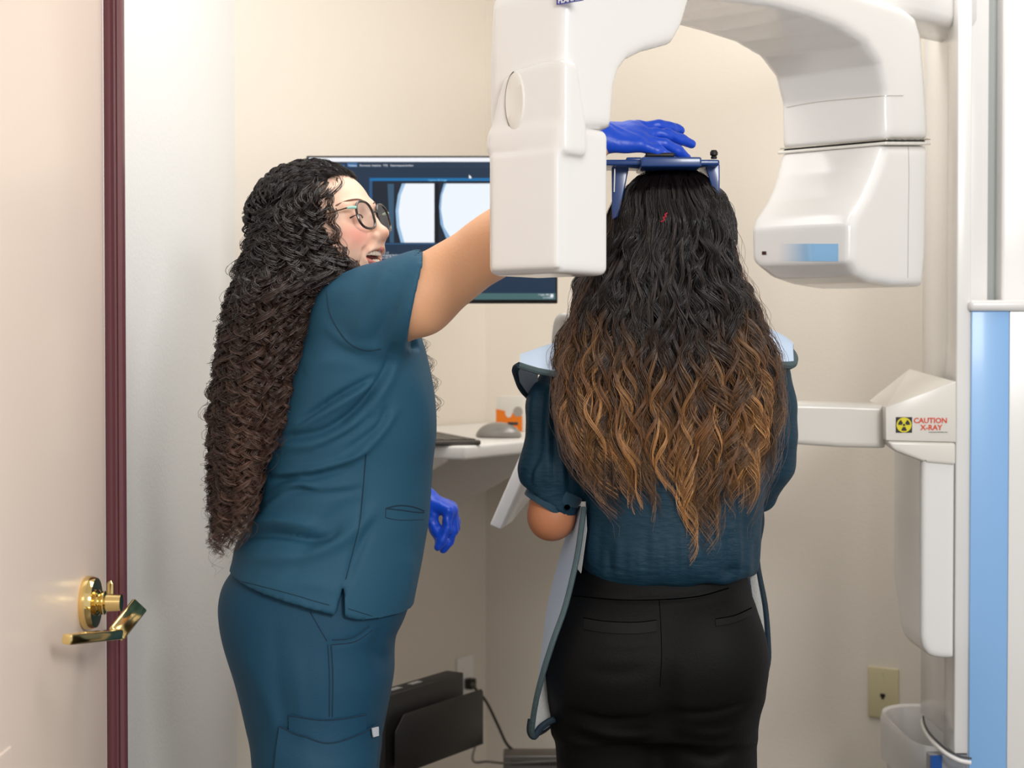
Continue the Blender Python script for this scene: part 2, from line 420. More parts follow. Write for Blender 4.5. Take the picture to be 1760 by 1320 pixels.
# mouse
mp_ = on_shelf(857, 752)
ms = empty('computer_mouse', (mp_[0], mp_[1], ZT), 'grey wireless computer mouse on the white shelf in front of the orange box', 'mouse')
F = Field(axis(-0.04, 0.04, 0.002), axis(-0.065, 0.065, 0.002), axis(-0.02, 0.05, 0.002))
F.ell((0, 0, 0.0), (0.031, 0.053, 0.034), 0.002); F.op(lambda X, Y, Z: 0.001 - Z + 0 * X + 0 * Y, (-1,) * 3, (1,) * 3, 0.004, 'i')
V, Fc = F.mesh(1)
R2 = Matrix.Translation((mp_[0], mp_[1], ZT)) @ Matrix.Rotation(1.25, 4, 'Z')
M_mouse = mat('mouse_grey', '#a19d97', 0.28, metal=0.25)
np_mesh('mouse_shell', V, Fc, M_mouse, ms, matrix=R2)
MB().box((-0.002, -0.045, 0.028), (0.002, -0.022, 0.0345), R2).build('scroll_wheel', M_dark, ms)
# orange box
ob = on_shelf(898, 742)
M_or = mat('orange_card', '#f5820f', 0.5); M_cw = mat('white_card', '#e9e4da', 0.5); M_grey = mat('card_grey', '#a9a39a', 0.45)
bx = empty('tissue_carton', (ob[0], ob[1], ZT), 'small orange and white cardboard box standing behind the mouse', 'box')
xd = Vector((0.92, -0.40, 0)).normalized(); yd = Vector((0.40, 0.92, 0))
Mb = frame(Vector((ob[0], ob[1], ZT)) - xd * 0.068, xd, yd)
MB().box((0, 0, 0.0005), (0.068, 0.05, 0.083), Mb).build('carton_body', M_cw, bx, bevel=0.001)
MB().prism([(0, 0), (0.068, 0), (0.068, 0.036), (0.03, 0.046), (0, 0.052)], 0.0, 0.0006, frame(Mb @ Vector((0, -0.0007, 0.001)), xd, (0, 0, 1))).build('orange_band', M_or, bx)
MB().prism([(0.033 + 0.009 * math.cos(t * math.pi / 10), 0.043 + 0.011 * math.sin(t * math.pi / 10)) for t in range(20)], 0.0, 0.0008, frame(Mb @ Vector((0, -0.0009, 0.001)), xd, (0, 0, 1))).build('round_picture', M_cw, bx)
MB().prism([(0.057 + 0.012 * math.cos(t * math.pi / 10), 0.046 + 0.012 * math.sin(t * math.pi / 10)) for t in range(20)], 0.0, 0.0008, frame(Mb @ Vector((0, -0.0009, 0.001)), xd, (0, 0, 1))).build('round_picture', M_grey, bx)

# ================================================================ monitor on an arm
YM = 3.36
mon = empty('computer_monitor', W(742, 395, YM + 0.03), 'black flat computer monitor on the wall showing x-ray imaging software', 'monitor')
M_blk = mat('black_plastic', '#191513', 0.35); 
tl, tr_, bl_, br_ = W(527, 267.5, YM), W(958, 267.5, YM), W(527, 525, YM), W(958, 520, YM)
def scr(u, v, dy=0.0):     # u,v in photo pixels on the screen plane
    p = W(u, v, YM); return (p[0], YM + dy, p[2])
def quadbox(mb, u0, v0, u1, v1, y0, y1, vr=None):
    a = scr(u0, v1); b = scr(u1, v0); mb.box((a[0], YM + y0, a[2]), (b[0], YM + y1, b[2]))
mb = MB(); quadbox(mb, 527, 267.5, 958.5, 521.5, 0.0015, 0.022); mb.build('monitor_case', M_blk, mon, bevel=0.002)
mb = MB(); quadbox(mb, 640, 330, 840, 470, 0.022, 0.05); mb.build('rear_bulge', M_blk, mon, bevel=0.01)
wp = CAB - 0.42 * dA
MB().tube([(-0.13, YM + 0.05, W(0, 395, YM)[2]), (-0.13, YM + 0.2, W(0, 395, YM)[2]), (wp[0] + 0.005, wp[1] - 0.005, W(0, 395, YM)[2])], 0.018, 12).build('wall_arm', M_blk, mon)
def glow(name, col, s): return mat(name, '#000000', 0.4, emit=col, estr=s, spec=0.2)
G = {}
def gl(col, s=1.0):
    k = (col, s)
    if k not in G: G[k] = glow('screen_' + col.strip('#'), col, s)
    return G[k]
screen = MB(); quadbox(screen, 530.5, 271, 955, 515, 0.0008, 0.002); screen = screen.build('screen', gl('#26374c', 1.0), mon)
def patch(name, u0, v0, u1, v1, col, s=1.0, dy=-0.0002):
    mb = MB(); quadbox(mb, u0, v0, u1, v1, dy, 0.0012); return mb.build(name, gl(col, s), screen)
patch('title_bar', 531, 271, 955, 278, '#f4f6fb')
patch('app_icon', 531, 271, 543, 290, '#dfe6fb')
patch('menu_bar', 543, 278.2, 955, 289, '#2a3b50')
patch('menu_tab', 597, 279.5, 614, 287, '#6cb0f5')
patch('image_window', 635, 306, 955, 420, '#33597f'); patch('window_body', 640, 311, 955, 418, '#232a36', dy=-0.0004)
patch('window_header', 636, 306, 955, 311, '#1f6fa8', dy=-0.0004)
def blob(name, outline, col, dy=-0.0007, s=1.0):
    pts = [scr(u, v) for u, v in outline]; n = len(pts)
    mb = MB().add([(p[0], YM + dy, p[2]) for p in pts] + [(p[0], YM + dy + 0.0002, p[2]) for p in pts], [tuple(range(n))[::-1], tuple(range(n, 2 * n))] + [(i, (i + 1) % n, n + (i + 1) % n, n + i) for i in range(n)])
    return mb.build(name, gl(col, s), screen)
blob('xray_picture', [(666, 316), (668, 360), (670, 417), (677, 417), (677, 316)], '#3c5a72')
blob('xray_picture', [(691, 315.5), (684, 335), (680, 362), (682, 390), (689, 417), (746.5, 417), (746.5, 315.5)], '#9cc0e0')
blob('xray_picture', [(697, 315.5), (689, 335), (685, 362), (687, 388), (695, 417), (746.5, 417), (746.5, 315.5)], '#f1f7fd', -0.001)
blob('xray_picture', [(763, 315.5), (757, 335), (754.8, 355), (757, 385), (770, 417), (850, 417), (850, 315.5)], '#8db4d8')
blob('xray_picture', [(767, 315.5), (760, 335), (758, 360), (763, 390), (780, 417), (850, 417), (850, 315.5)], '#eef6fd', -0.001)
patch('divider', 747, 315, 754, 418, '#15181f', dy=-0.0009)
patch('task_bar', 531, 504, 955, 515, '#4b6a6c')
patch('blue_button', 681, 448.5, 694, 454, '#1c90f0')
for k in range(5): patch('tool_button', 656 + k * 4.6 - 1.5, 449.5, 659 + k * 4.6, 453.5, '#3a5a80')
def stext(s, u, v, size, col='#e8eef6'):
    p = scr(u, v); text('screen_text', s, gl(col), frame((p[0], YM - 0.0008, p[2]), (1, 0, 0), (0, 0, 1)), size * YM / FPX * 1.02, screen)
stext('File', 547, 286, 5, '#aab6c4'); stext('3D Imaging', 567, 286, 5.4, '#3a8fe8'); stext('Volume', 598.5, 286, 4.6, '#d7ebff')
stext('Panorama', 618, 286, 4.6); stext('Implants', 639, 286, 4.6); stext('TMJ', 658.5, 286, 4.6); stext('Superimpose', 671, 286, 4.6); stext('Surface', 696.5, 286, 4.6)
stext('Capture 3D Image', 736, 311, 4.2, '#7fd0ff')
stext('Adult, small +1', 640, 436, 4.6); stext('Slow the imaging hardware run to', 640, 440, 4.6); stext('reproduce the 3D model', 640, 444.5, 4.6)
stext('^ 4:01 PM', 925, 508.5, 4.6); stext('12/14/2023', 933, 513, 3.8)
patch('notification_icon', 946, 505.5, 951, 511, '#e8eef6', dy=-0.0004)
blob('mouse_pointer', [(806, 300.5), (806, 307), (808, 305.6), (810, 307.5), (810, 304)], '#ffffff')

# ================================================================ low on the back wall
def wpt(t, z, off=0.0):      # point on back wall, t metres from the far corner
    p = CAB - dA * t + nA * off; return Vector((p[0], p[1], z))
def wall_hit(px, py):
    d = ray(px, py); k = ((CAB - EYEV) @ np.array([*nA[:2], 0])) / (d @ nA); return EYEV + d * k
pl = wall_hit(797, 1150); tpl = (CAB - pl)[:2] @ dA[:2]
M_plate = mat('white_plate', '#f3f0ea', 0.3); M_ivory = mat('ivory_plate', '#d3c9a1', 0.35)
Mp = frame(wpt(tpl, WZ(1128, pl[1]), 0.0), dA, (0, 0, 1))
po = empty('power_outlet', wpt(tpl, WZ(1128, pl[1]) - 0.06), 'white wall plate with a black plug above the black computer holder', 'outlet')
MB().box((-0.037, -0.118, 0.0002), (0.037, 0.0, 0.007), Mp).build('cover_plate', M_plate, po, bevel=0.002)
MB().box((-0.017, -0.094, 0.006), (0.017, -0.024, 0.009), Mp).build('socket_insert', M_plate, po, bevel=0.001)
M_cord = mat('black_rubber', '#15120f', 0.5)
pc = empty('power_cable', Mp @ Vector((0.0, -0.07, 0.03)), 'black power cord looping down from the wall plate', 'cord')
plug = Mp @ Vector((0.0, -0.07, 0.0))
MB().box((-0.012, -0.084, 0.0095), (0.012, -0.056, 0.033), Mp).build('plug', M_cord, pc, bevel=0.004)
YU = 3.62
cp = [Mp @ Vector((0, -0.07, 0.033)), W(812, 1178, 3.95), W(835, 1205, 3.85), W(855, 1245, 3.75), W(870, 1277, 3.7), W(884, 1292, 3.68), W(896, 1310, 3.66), W(898, 1330, YU + 0.07)]
MB().tube(catmull([tuple(p) for p in cp], 6), 0.0035, 8).build('cable', M_cord, pc)
pc2 = MB().tube(catmull([tuple(p) for p in [wpt(tpl - 0.01, WZ(1290, 4.0), 0.05), W(812, 1305, 3.8), W(840, 1309, 3.7), W(880, 1312, 3.6), W(965, 1308, 3.55), W(1010, 1310, 3.55), W(1030, 1330, 3.58), (0.2, 3.6, 0.02)]], 6), 0.003, 8).build('network_cable', mat('grey_rubber', '#6b6864', 0.4))
tag(pc2, 'thin grey cable running across the front of the silver box near the floor', 'cord')
# holder with a mini computer
YH = 3.42
hold = empty('wall_computer_holder', W(745, 1320, YH), 'black open metal bracket holding a small computer beside the white wall plate', 'bracket')
M_bm = mat('black_sheet_metal', '#0e0c0b', 0.35)
def q3(px, py, Y): return Vector(W(px, py, Y))
def slab(mb, A, B, off):   # four-sided slab: A list of corners, thickness vector
    mb.hexa([Vector(a) for a in A], [Vector(a) + off for a in A])
tA = Vector(tuple(dA)); tN = Vector(tuple(nA))
# two vertical plates parallel to the wall, back and front; bottom shelf
base = Vector(W(676, 1330, 3.20)); 
zf = WZ(1234, 3.24)
def plate(name, px0, Y0, ln, ztop, zbot, th, m, par, cutoff=0.03):
    a = Vector(W(px0, 1200, Y0)); a.z = 0
    b = a + tA * ln
    poly = [(0, zbot), (ln, zbot), (ln, ztop - 0.006), (ln - 0.006, ztop), (cutoff, ztop), (0, ztop - cutoff)]
    return MB().prism(poly, 0.0, th, frame(a, tA, (0, 0, 1))).build(name, m, par, bevel=0.001)
plate('front_plate', 678, 3.18, 0.315, WZ(1232, 3.18), WZ(1335, 3.18) + 0.0, 0.003, M_bm, hold)
plate('rear_plate', 640, 3.34, 0.33, WZ(1156, 3.6) - 0.012, WZ(1335, 3.3), 0.003, M_bm, hold)
mc = empty('mini_computer', W(740, 1320, 3.4), 'slim black desktop computer standing in the black wall bracket', 'computer')
a = Vector(W(667, 1200, 3.19)); a.z = 0; a -= tN * 0.052; ln = 0.28; ztp = WZ(1192, 3.22); zb = WZ(1335, 3.18) + 0.004
MB().prism([(0, zb), (ln, zb), (ln, ztp), (0, ztp)], 0.0, 0.044, frame(a, tA, (0, 0, 1))).build('computer_case', mat('matt_black', '#1b1917', 0.5), mc, bevel=0.003)
M_sl = mat('silver_label', '#8d8b88', 0.4)
for k, (s0, s1) in enumerate(((0.01, 0.035), (0.05, 0.085), (0.12, 0.155))):
    MB().box((s0, ztp - 0.0004, 0.012), (s1, ztp + 0.0006, 0.026), frame(a, tA, (0, 0, 1))).build('port_label', M_sl, mc)
rg = MB(); cc = a + Vector((0, 0, WZ(1278, 3.19))) + tN * 0.022
ang = [k * 2 * math.pi / 24 for k in range(25)]
rg.tube([cc - tA * 0.001 + tN * 0.012 * math.cos(t) + Vector((0, 0, 0.012 * math.sin(t))) for t in ang], 0.0012, 6)
rg.build('round_badge', mat('badge_silver', '#c9c9c9', 0.3, metal=0.5), mc)
# bracket bottom and wall spacer
sh = MB(); zb2 = zb - 0.001
for t0 in (0.03, 0.22):
    s0 = a + tA * t0
    fr = frame(Vector((s0.x, s0.y, 0)), tA, tN)
    # runs from the wall to the front plate
    dist = float((np.array([s0.x, s0.y, 0]) - np.array([CAB[0], CAB[1], 0])) @ nA)
    sh.box((0, -dist + 0.001, zb2 - 0.012), (0.03, 0.055, zb2), fr)
sh.build('shelf_strap', M_bm, hold)
# white adaptor below the bracket, silver box on the floor
sb = empty('power_supply_unit', W(920, 1320, YU + 0.07), 'silver grey ventilated electronics box low behind the person in black trousers', 'electronics')
za = WZ(1299, YU); x0, x1 = WX(865, YU), WX(1010, YU)
sb.location.z = 0
MB().box((x0, YU, 0.001), (x1, YU + 0.07, za)).build('metal_case', mat('brushed_grey_metal', '#6f6b65', 0.4, metal=0.6), sb, bevel=0.004)
vt = MB()
for k in range(26): vt.box((x0 + 0.018 + k * 0.0062, YU - 0.0006, za - 0.022), (x0 + 0.018 + k * 0.0062 + 0.0045, YU + 0.001, za - 0.012))
vt.build('vent_slots', M_blk, sb)
MB().box((x0 + 0.002, YU - 0.002, za - 0.06), (x1 - 0.002, YU + 0.001, za - 0.032)).build('front_bezel', M_blk, sb)

# ================================================================ right wall plate and bin
def wallB_hit(px, py):
    nB = np.array([-0.53, -0.848, 0]); d = ray(px, py); k = ((CAB - EYEV) @ nB) / (d @ nB); return EYEV + d * k
pb = wallB_hit(1519, 1147)
Mq = frame(Vector(pb), dB, (0, 0, 1))
ip = empty('phone_jack_plate', Vector(pb) - Vector((0, 0, 0.06)), 'ivory wall plate with one small jack above the lined waste bin', 'outlet')
MB().box((-0.036, -0.117, 0.0002), (0.036, 0.0, 0.0065), Mq).build('cover_plate', M_ivory, ip, bevel=0.002)
MB().prism([(-0.006, -0.068), (0.006, -0.068), (0.006, -0.060), (-0.006, -0.060)], 0.006, 0.0072, Mq).prism([(-0.003, -0.073), (0.003, -0.073), (0.003, -0.067), (-0.003, -0.067)], 0.006, 0.0072, Mq).build('jack_hole', M_blk, ip)
for v in (-0.012, -0.105): MB().lathe([(0, 0.006), (0.003, 0.006), (0.003, 0.0075), (0, 0.0075)], 12, Mq @ Matrix.Translation((0, v, 0))).build('screw', M_ivory, ip)
M_bag = mat('bin_liner_plastic', '#e6e4e2', 0.35, sub=0.1, bump=0.6, bscale=25, trans=0.1)
M_bin = mat('white_bin_plastic', '#d9d6d4', 0.35); M_red = mat('red_plastic', '#c8302c', 0.4)
YB = 3.42; zr = 0.575
bn = empty('waste_bin', (0.905, 3.315, 0), 'white waste bin with a translucent liner folded over the rim beside the column', 'bin')
def ringp(cx, cy, hx_, hy_, z, n=48, p=4, seed=0, am=0.0):
    o = []
    for k in range(n):
        t = 2 * math.pi * k / n; c_, s_ = math.cos(t), math.sin(t); r = (abs(c_) ** p + abs(s_) ** p) ** (-1 / p)
        w_ = 1 + am * math.sin(7 * t + seed) * math.sin(3 * t + 2 * seed)
        o.append((cx + hx_ * c_ * r * w_, cy + hy_ * s_ * r * w_, z + am * 0.15 * math.sin(5 * t + seed)))
    return o
def loft(rings, close=False, capb=False, capt=False):
    n = len(rings[0]); vs = [p for r in rings for p in r]; m = len(rings)
    fs = [(i * n + k, i * n + (k + 1) % n, (i + 1) * n + (k + 1) % n, (i + 1) * n + k) for i in range(m - 1) for k in range(n)]
    if capb: fs.append(tuple(range(n))[::-1])
    if capt: fs.append(tuple(range((m - 1) * n, m * n)))
    return vs, fs
bcx, bcy = 0.896, 3.318
g_ = MB(); g_.add(*loft([ringp(bcx, bcy, 0.080, 0.155, 0.001), ringp(bcx, bcy, 0.082, 0.158, 0.012), ringp(bcx, bcy, 0.111, 0.193, zr - 0.004), ringp(bcx, bcy, 0.108, 0.189, zr - 0.004), ringp(bcx, bcy, 0.080, 0.154, 0.02)], capb=True, capt=True))
g_.build('bin_body', M_bin, bn)
g_ = MB(); R_ = []
for (s_, z_, am) in ((0.90, zr - 0.05, 0.02), (1.02, zr - 0.09, 0.03), (1.035, zr - 0.035, 0.02), (1.045, zr - 0.006, 0.01), (1.02, zr + 0.006, 0.006), (0.97, zr + 0.002, 0.008), (0.90, zr - 0.03, 0.02), (0.80, zr - 0.10, 0.04), (0.74, zr - 0.18, 0.05), (0.6, zr - 0.26, 0.04)):
    if s_ == 0.90 and am == 0.02 and z_ == zr - 0.05: continue
    R_.append(ringp(bcx, bcy, 0.112 * s_, 0.193 * s_, z_, 64, 4, s_ * 5, am))
g_.add(*loft(R_, capt=True)); g_.build('bin_liner', M_bag, bn)
MB().box((bcx - 0.101, bcy - 0.10, 0.2), (bcx - 0.094, bcy - 0.05, zr - 0.09)).build('red_label', M_red, bn)
# ================================================================ the x-ray unit
M_wh = mat('gloss_white_plastic', '#efedea', 0.22, var=0.008, vscale=2, coat=0.35)
M_cr = mat('warm_white_plastic', '#e9e5dc', 0.28, var=0.008, vscale=2, coat=0.2)
M_gy = mat('grey_gap', '#a9adac', 0.4); M_metal = mat('seam_metal', '#b3aea3', 0.3, metal=0.7)
M_blue = mat('pale_blue_panel', '#8cbdf0', 0.35, coat=0.2); M_navy = mat('navy_plastic', '#1c3f7d', 0.3, coat=0.3)
M_line = mat('seam_dark', '#4a4a4c', 0.6)
xr = empty('xray_machine', (0.9, 3.2, 0), 'large white panoramic dental x-ray machine with rotating arm and blue column stripe', 'x-ray machine')
Oc = np.array([0.27, 2.6, 0.0]); un = np.array([0.77, -0.64, 0]); un /= np.linalg.norm(un); uu = np.array([-un[1], un[0], 0])
MC = Matrix(((un[0], uu[0], 0, Oc[0]), (un[1], uu[1], 0, Oc[1]), (0, 0, 1, 0), (0, 0, 0, 1)))
def UQ(px, py, q):      # to (s,z) on the plane at q along the arm's width
    d = ray(px, py); k = ((Oc + un * q - EYEV) @ un) / (d @ un); p = EYEV + d * k; return ((p - Oc) @ uu, p[2])
def US(px, py, s):      # to (q,z) on the plane at s
    d = ray(px, py); k = ((Oc + uu * s - EYEV) @ uu) / (d @ uu); p = EYEV + d * k; return ((p - Oc) @ un, p[2])
QN = 0.11
def pq(L, q=QN): return [UQ(x, y, q) for x, y in L]
inner = [(1055, 222), (1056, 200), (1060, 150), (1068, 122), (1082, 103), (1110, 89), (1160, 75), (1176, 45), (1190, -2), (1215, -4), (1250, 0), (1290, 4), (1340, 12), (1400, 28), (1450, 48), (1490, 75), (1515, 112), (1525, 160), (1526, 240)]
outer = [(1598, 240), (1592, 140), (1586, 60), (1576, 28), (1555, 12), (1510, -2), (1440, -25), (1350, -48), (1240, -66), (1120, -76), (1020, -72), (985, -50), (975, -10), (972, 80), (972, 222)]
PA = np.array(pq(inner + outer))
sL = UQ(972, 100, QN)[0]
def qlo(s): return np.interp(s, [-0.40, -0.30, 0.0, 0.25, 0.5], [-0.028, -0.05, -0.105, -0.112, -0.108])
def carm(X, Y, Z):        # X=q, Y=s
    lo = qlo(Y); mid = (QN + lo) / 2; hw = (QN - lo) / 2
    d2 = poly_sd(PA, Y, Z)
    return ext(d2, X - mid, hw, 0.014)
F = Field(axis(-0.15, 0.14, 0.006), axis(PA[:, 0].min() - 0.02, PA[:, 0].max() + 0.02, 0.006), axis(PA[:, 1].min() - 0.02, PA[:, 1].max() + 0.02, 0.006))
F.op(carm, (-1,) * 3, (9,) * 3, 0.0)
V, Fc = F.mesh(0)
def toW(V): return np.asarray(V) @ np.array([[un[0], un[1], 0], [uu[0], uu[1], 0], [0, 0, 1]]) + Oc
np_mesh('rotating_arm', toW(V), Fc, M_wh, xr)
S_arm = Surf(toW(V), Fc)
# sensor housing at the near end
z475 = UQ(1045, 474, QN)[1]; z222 = UQ(1045, 223, QN)[1]; 
so = US(840, 300, 0)[0]
s_out = -0.452
qL = US(836, 400, s_out)[0]; qR = 0.108
z100 = US(930, 104, s_out)[1]; 
def housing(X, Y, Z):
    low = rbox_d(X, Y, Z, ((qL + qR) / 2, (s_out + UQ(1050, 300, QN)[0]) / 2, (z475 + z222) / 2), ((qR - qL) / 2, (UQ(1050, 300, QN)[0] - s_out) / 2, (z222 - z475) / 2), 0.011)
    # upper raised panel, an outline drawn on the outer face
    P = [US(x, y, s_out) for x, y in ((836, 240), (852, 170), (862, 135), (880, 118), (930, 104), (965, 100), (975, 106), (982, 130), (992, 222), (992, 260), (836, 260))]
    P = [(min(a, 0.118), b) for a, b in P]
    s1 = np.interp(Z, [z222 - 0.02, z222, z100], [-0.402, -0.402, -0.424])
    up = ext(poly_sd(P, X, Z), Y - (s_out + s1) / 2, (s1 - s_out) / 2, 0.009)
    return sm(low, up, 0.012)
F = Field(axis(qL - 0.02, 0.14, 0.004), axis(s_out - 0.03, -0.30, 0.004), axis(z475 - 0.02, z100 + 0.03, 0.004))
F.op(housing, (-1,) * 3, (9,) * 3, 0.0)
zc, zd = US(900, 262, s_out)[1], US(900, 463, s_out)[1]; qa, qb = US(846, 300, s_out)[0], US(962, 300, s_out)[0]
F.op(lambda X, Y, Z: rbox_d(X, Y, Z, ((qa + qb) / 2, s_out - 0.001, (zc + zd) / 2), ((qb - qa) / 2, 0.004, (zc - zd) / 2), 0.003), (-1,) * 3, (9,) * 3, 0.004)
V, Fc = F.mesh(1); hs = np_mesh('sensor_housing', toW(V), Fc, M_wh, xr); S_hs = Surf(toW(V), Fc)
# round finger recess, as a shallow dish with a shadow gap
qc, zc = US(886, 174, s_out)
Md = MC @ frame((qc, s_out + 0.0025, zc), (1, 0, 0), (0, 0, 1))
dish = MB(); n = 40; rr = []
for (r, h) in ((1.0, -0.002), (0.97, 0.0045), (0.90, 0.0055), (0.5, 0.0045), (0.05, 0.004)):
    rr.append([(0.017 * r * math.cos(2 * math.pi * k / n), 0.040 * r * math.sin(2 * math.pi * k / n), h) for k in range(n)])
vs, fs = loft(rr, capt=True); dish.add([Md @ Vector(p) for p in vs], fs); dish.build('round_cover', M_cr, xr)
gp = MB().tube([Md @ Vector((0.0175 * math.cos(t) , 0.041 * math.sin(t), 0.0028)) for t in np.linspace(1.75, 4.55, 24)], 0.0009, 6); gp.build('cover_gap', M_line, xr)
# brand plate at the top of the arm
M_logo = mat('logo_blue', '#24339a', 0.35); M_white = mat('print_white', '#f4f4f4', 0.5)
h = S_arm.hit(980, 5)
qlg, zlg = US(958, 9, sL)
Ml = MC @ frame((qlg, sL - 0.0012, zlg), (1, 0, 0), (0, 0, 1))
MB().box((0, 0, 0), (US(1004, 9, sL)[0] - qlg, 0.012, 0.0008), Ml).build('name_plate', M_logo, xr)
text('name_lettering', 'PLANMECA', M_white, Ml @ Matrix.Translation((0.0028, 0.0018, 0.001)), 0.0098, xr, bold=0.0003)
# ring between arm and tube head, tube head
def slab_arm(name, pts, q0, q1, m, r=0.004, res=0.004, par=xr):
    P = np.array(pts)
    F = Field(axis(q0 - 0.012, q1 + 0.012, res), axis(P[:, 0].min() - 0.012, P[:, 0].max() + 0.012, res), axis(P[:, 1].min() - 0.012, P[:, 1].max() + 0.012, min(res, 0.0025)))
    F.op(lambda X, Y, Z: ext(poly_sd(P, Y, Z), X - (q0 + q1) / 2, (q1 - q0) / 2, r), (-1,) * 3, (9,) * 3, 0)
    V, Fc = F.mesh(0); return np_mesh(name, toW(V), Fc, m, par)
slab_arm('swivel_ring', pq([(1524, 238), (1599.5, 238), (1599.5, 240.5), (1523.5, 240.5)]), -0.111, 0.1115, M_metal, 0.001, 0.003)
slab_arm('swivel_gap', pq([(1528, 240), (1595, 240), (1595, 247), (1527, 247)]), -0.106, 0.106, M_line, 0.001, 0.003)
slab_arm('swivel_ring', pq([(1523, 243.5), (1599.5, 243.5), (1599.5, 249), (1522, 249)]), -0.112, 0.1115, M_cr, 0.001, 0.003)
tube_in = [(1524, 249), (1510, 290), (1490, 335), (1470, 366), (1464, 385), (1463, 450), (1476, 474), (1502, 486), (1540, 493)]
tube_out = [(1589, 493), (1594, 440), (1596, 340), (1598, 249)]
PT = np.array(pq(tube_in + tube_out))
s_in = PT[:, 0].min()
def tubehead(X, Y, Z):
    lo = np.interp(Z, [PT[:, 1].min(), PT[:, 1].min() + 0.05, PT[:, 1].max() - 0.09, PT[:, 1].max()], [-0.055, -0.092, -0.098, -0.112])
    d2 = poly_sd(PT, Y, Z); mid = (QN + lo) / 2; hw = (QN - lo) / 2
    return ext(d2, X - mid, hw, 0.016)
F = Field(axis(-0.14, 0.13, 0.0045), axis(PT[:, 0].min() - 0.02, PT[:, 0].max() + 0.02, 0.0045), axis(PT[:, 1].min() - 0.02, PT[:, 1].max() + 0.02, 0.0045))
F.op(tubehead, (-1,) * 3, (9,) * 3, 0.0)
V, Fc = F.mesh(1); np_mesh('tube_head', toW(V), Fc, M_wh, xr); S_th = Surf(toW(V), Fc)
# dotted blue sticker on the inner face
st = MB(); dots = MB()
def face_pt(px, py, off=0.0006): return S_th.hit(px, py, off)
def patch_on(mb, S, px0, py0, px1, py1, nx=6, ny=3, off=0.0007):
    g = [[S.hit(px0 + (px1 - px0) * i / nx, py0 + (py1 - py0) * j / ny, off) for i in range(nx + 1)] for j in range(ny + 1)]
    if any(p is None for r in g for p in r): return
    vs = [p for r in g for p in r]; mb.add(vs, [(j * (nx + 1) + i, j * (nx + 1) + i + 1, (j + 1) * (nx + 1) + i + 1, (j + 1) * (nx + 1) + i) for j in range(ny) for i in range(nx)])
patch_on(st, S_th, 1396, 419, 1441, 449)
st.build('blue_sticker', mat('sticker_blue', '#98cbf5', 0.35), xr)
M_dot = mat('sticker_dot', '#a0cff5', 0.35)
for j in range(14):
    for i in range(26):
        x = 1396 - i * 2.3 - (j % 2) * 1.15; y = 420 + j * 2.15; r = 1.02 * (1 - i / 27) + 0.12
        if r < 0.25: continue
        patch_on(dots, S_th, x - r, y - r, x + r, y + r, 1, 1)
o_ = dots.build('sticker_dots', M_dot, xr); o_['kind'] = 'stuff'
s2 = MB(); patch_on(s2, S_th, 1310, 432, 1317.5, 438, 2, 2, 0.001); s2.build('indicator_led', mat('led_dark', '#3a1416', 0.3), xr)
# seams on the arm and tube head
def seam(S, pts, name, r=0.0007, m=M_line, off=0.0003, par=xr):
    L = S.line(pts, off)
    if len(L) > 2: MB().tube(L, r, 6).build(name, m, par)
seam(S_arm, [(1346, 186), (1400, 176), (1460, 170), (1520, 165), (1552, 164.5)], 'arm_seam', 0.0006, M_metal)
seam(S_th, [(1561, 252), (1562, 300), (1561, 380), (1560, 488)], 'head_seam', 0.0005, M_metal)
# ---------------------------------------------------------------- column
YC = 3.12
def X3(px, Y=YC): return WX(px, Y)
xa = X3(1643)
MB().box((xa, YC, 0.592), (X3(1697), YC + 0.26, 2.45)).build('column_post', M_wh, xr, bevel=0.004)
MB().box((xa - 0.0006, YC - 0.0005, 0.594), (xa + 0.0008, YC + 0.002, 2.449)).build('post_seam', mat('seam_grey', '#8a8a8a', .6), xr)
MB().box((X3(1695), YC + 0.03, 0.594), (X3(1722), YC + 0.24, 2.44)).build('rail_recess', M_gy, xr)
MB().box((X3(1718), YC - 0.01, 0.594), (X3(1860), YC + 0.26, 2.45)).build('column_cover', M_wh, xr, bevel=0.006)
# the carriage that hangs from the column out of view and holds the rotating arm
zt0 = float(PA[:, 1].max())
ca = toW([[0.0, 0.0, zt0 - 0.03]])[0]
cm = MB().hexa([(ca[0] - 0.09, ca[1] - 0.05, zt0 - 0.01), (xa + 0.06, YC + 0.02, zt0 - 0.01), (xa + 0.06, YC + 0.2, zt0 - 0.01), (ca[0] - 0.09, ca[1] + 0.1, zt0 - 0.01)],
               [(ca[0] - 0.09, ca[1] - 0.05, zt0 + 0.1), (xa + 0.06, YC + 0.02, zt0 + 0.14), (xa + 0.06, YC + 0.2, zt0 + 0.14), (ca[0] - 0.09, ca[1] + 0.1, zt0 + 0.1)])
cm.build('upper_bracket', M_wh, xr, bevel=0.02)
YF = 3.04
zcap = WZ(535, YF)
MB().box((X3(1667, YF), YF, 0.003), (X3(1900, YF), YF + 0.05, zcap)).build('lower_cover', M_wh, xr, bevel=0.004)
MB().box((X3(1663.5, YF), YF - 0.012, zcap), (X3(1900, YF), YF + 0.10, zcap + 0.021)).build('cover_cap', M_wh, xr, bevel=0.008, seg=4)
MB().box((X3(1668, YF), YF - 0.0045, 0.05), (X3(1733, YF), YF + 0.002, zcap - 0.0005)).build('blue_stripe', M_blue, xr, bevel=0.0015)
MB().box((X3(1733.6, YF), YF - 0.0045, 0.05), (X3(1900, YF), YF + 0.002, zcap - 0.0005)).build('white_panel', M_wh, xr, bevel=0.0015)
# white tube-like left edge strip, and inner seam
MB().box((WX(1644.5, YF), YF + 0.004, 0.59), (X3(1667, YF) + 0.002, YF + 0.079, 2.449)).build('edge_strip', M_wh, xr, bevel=0.003, seg=3)
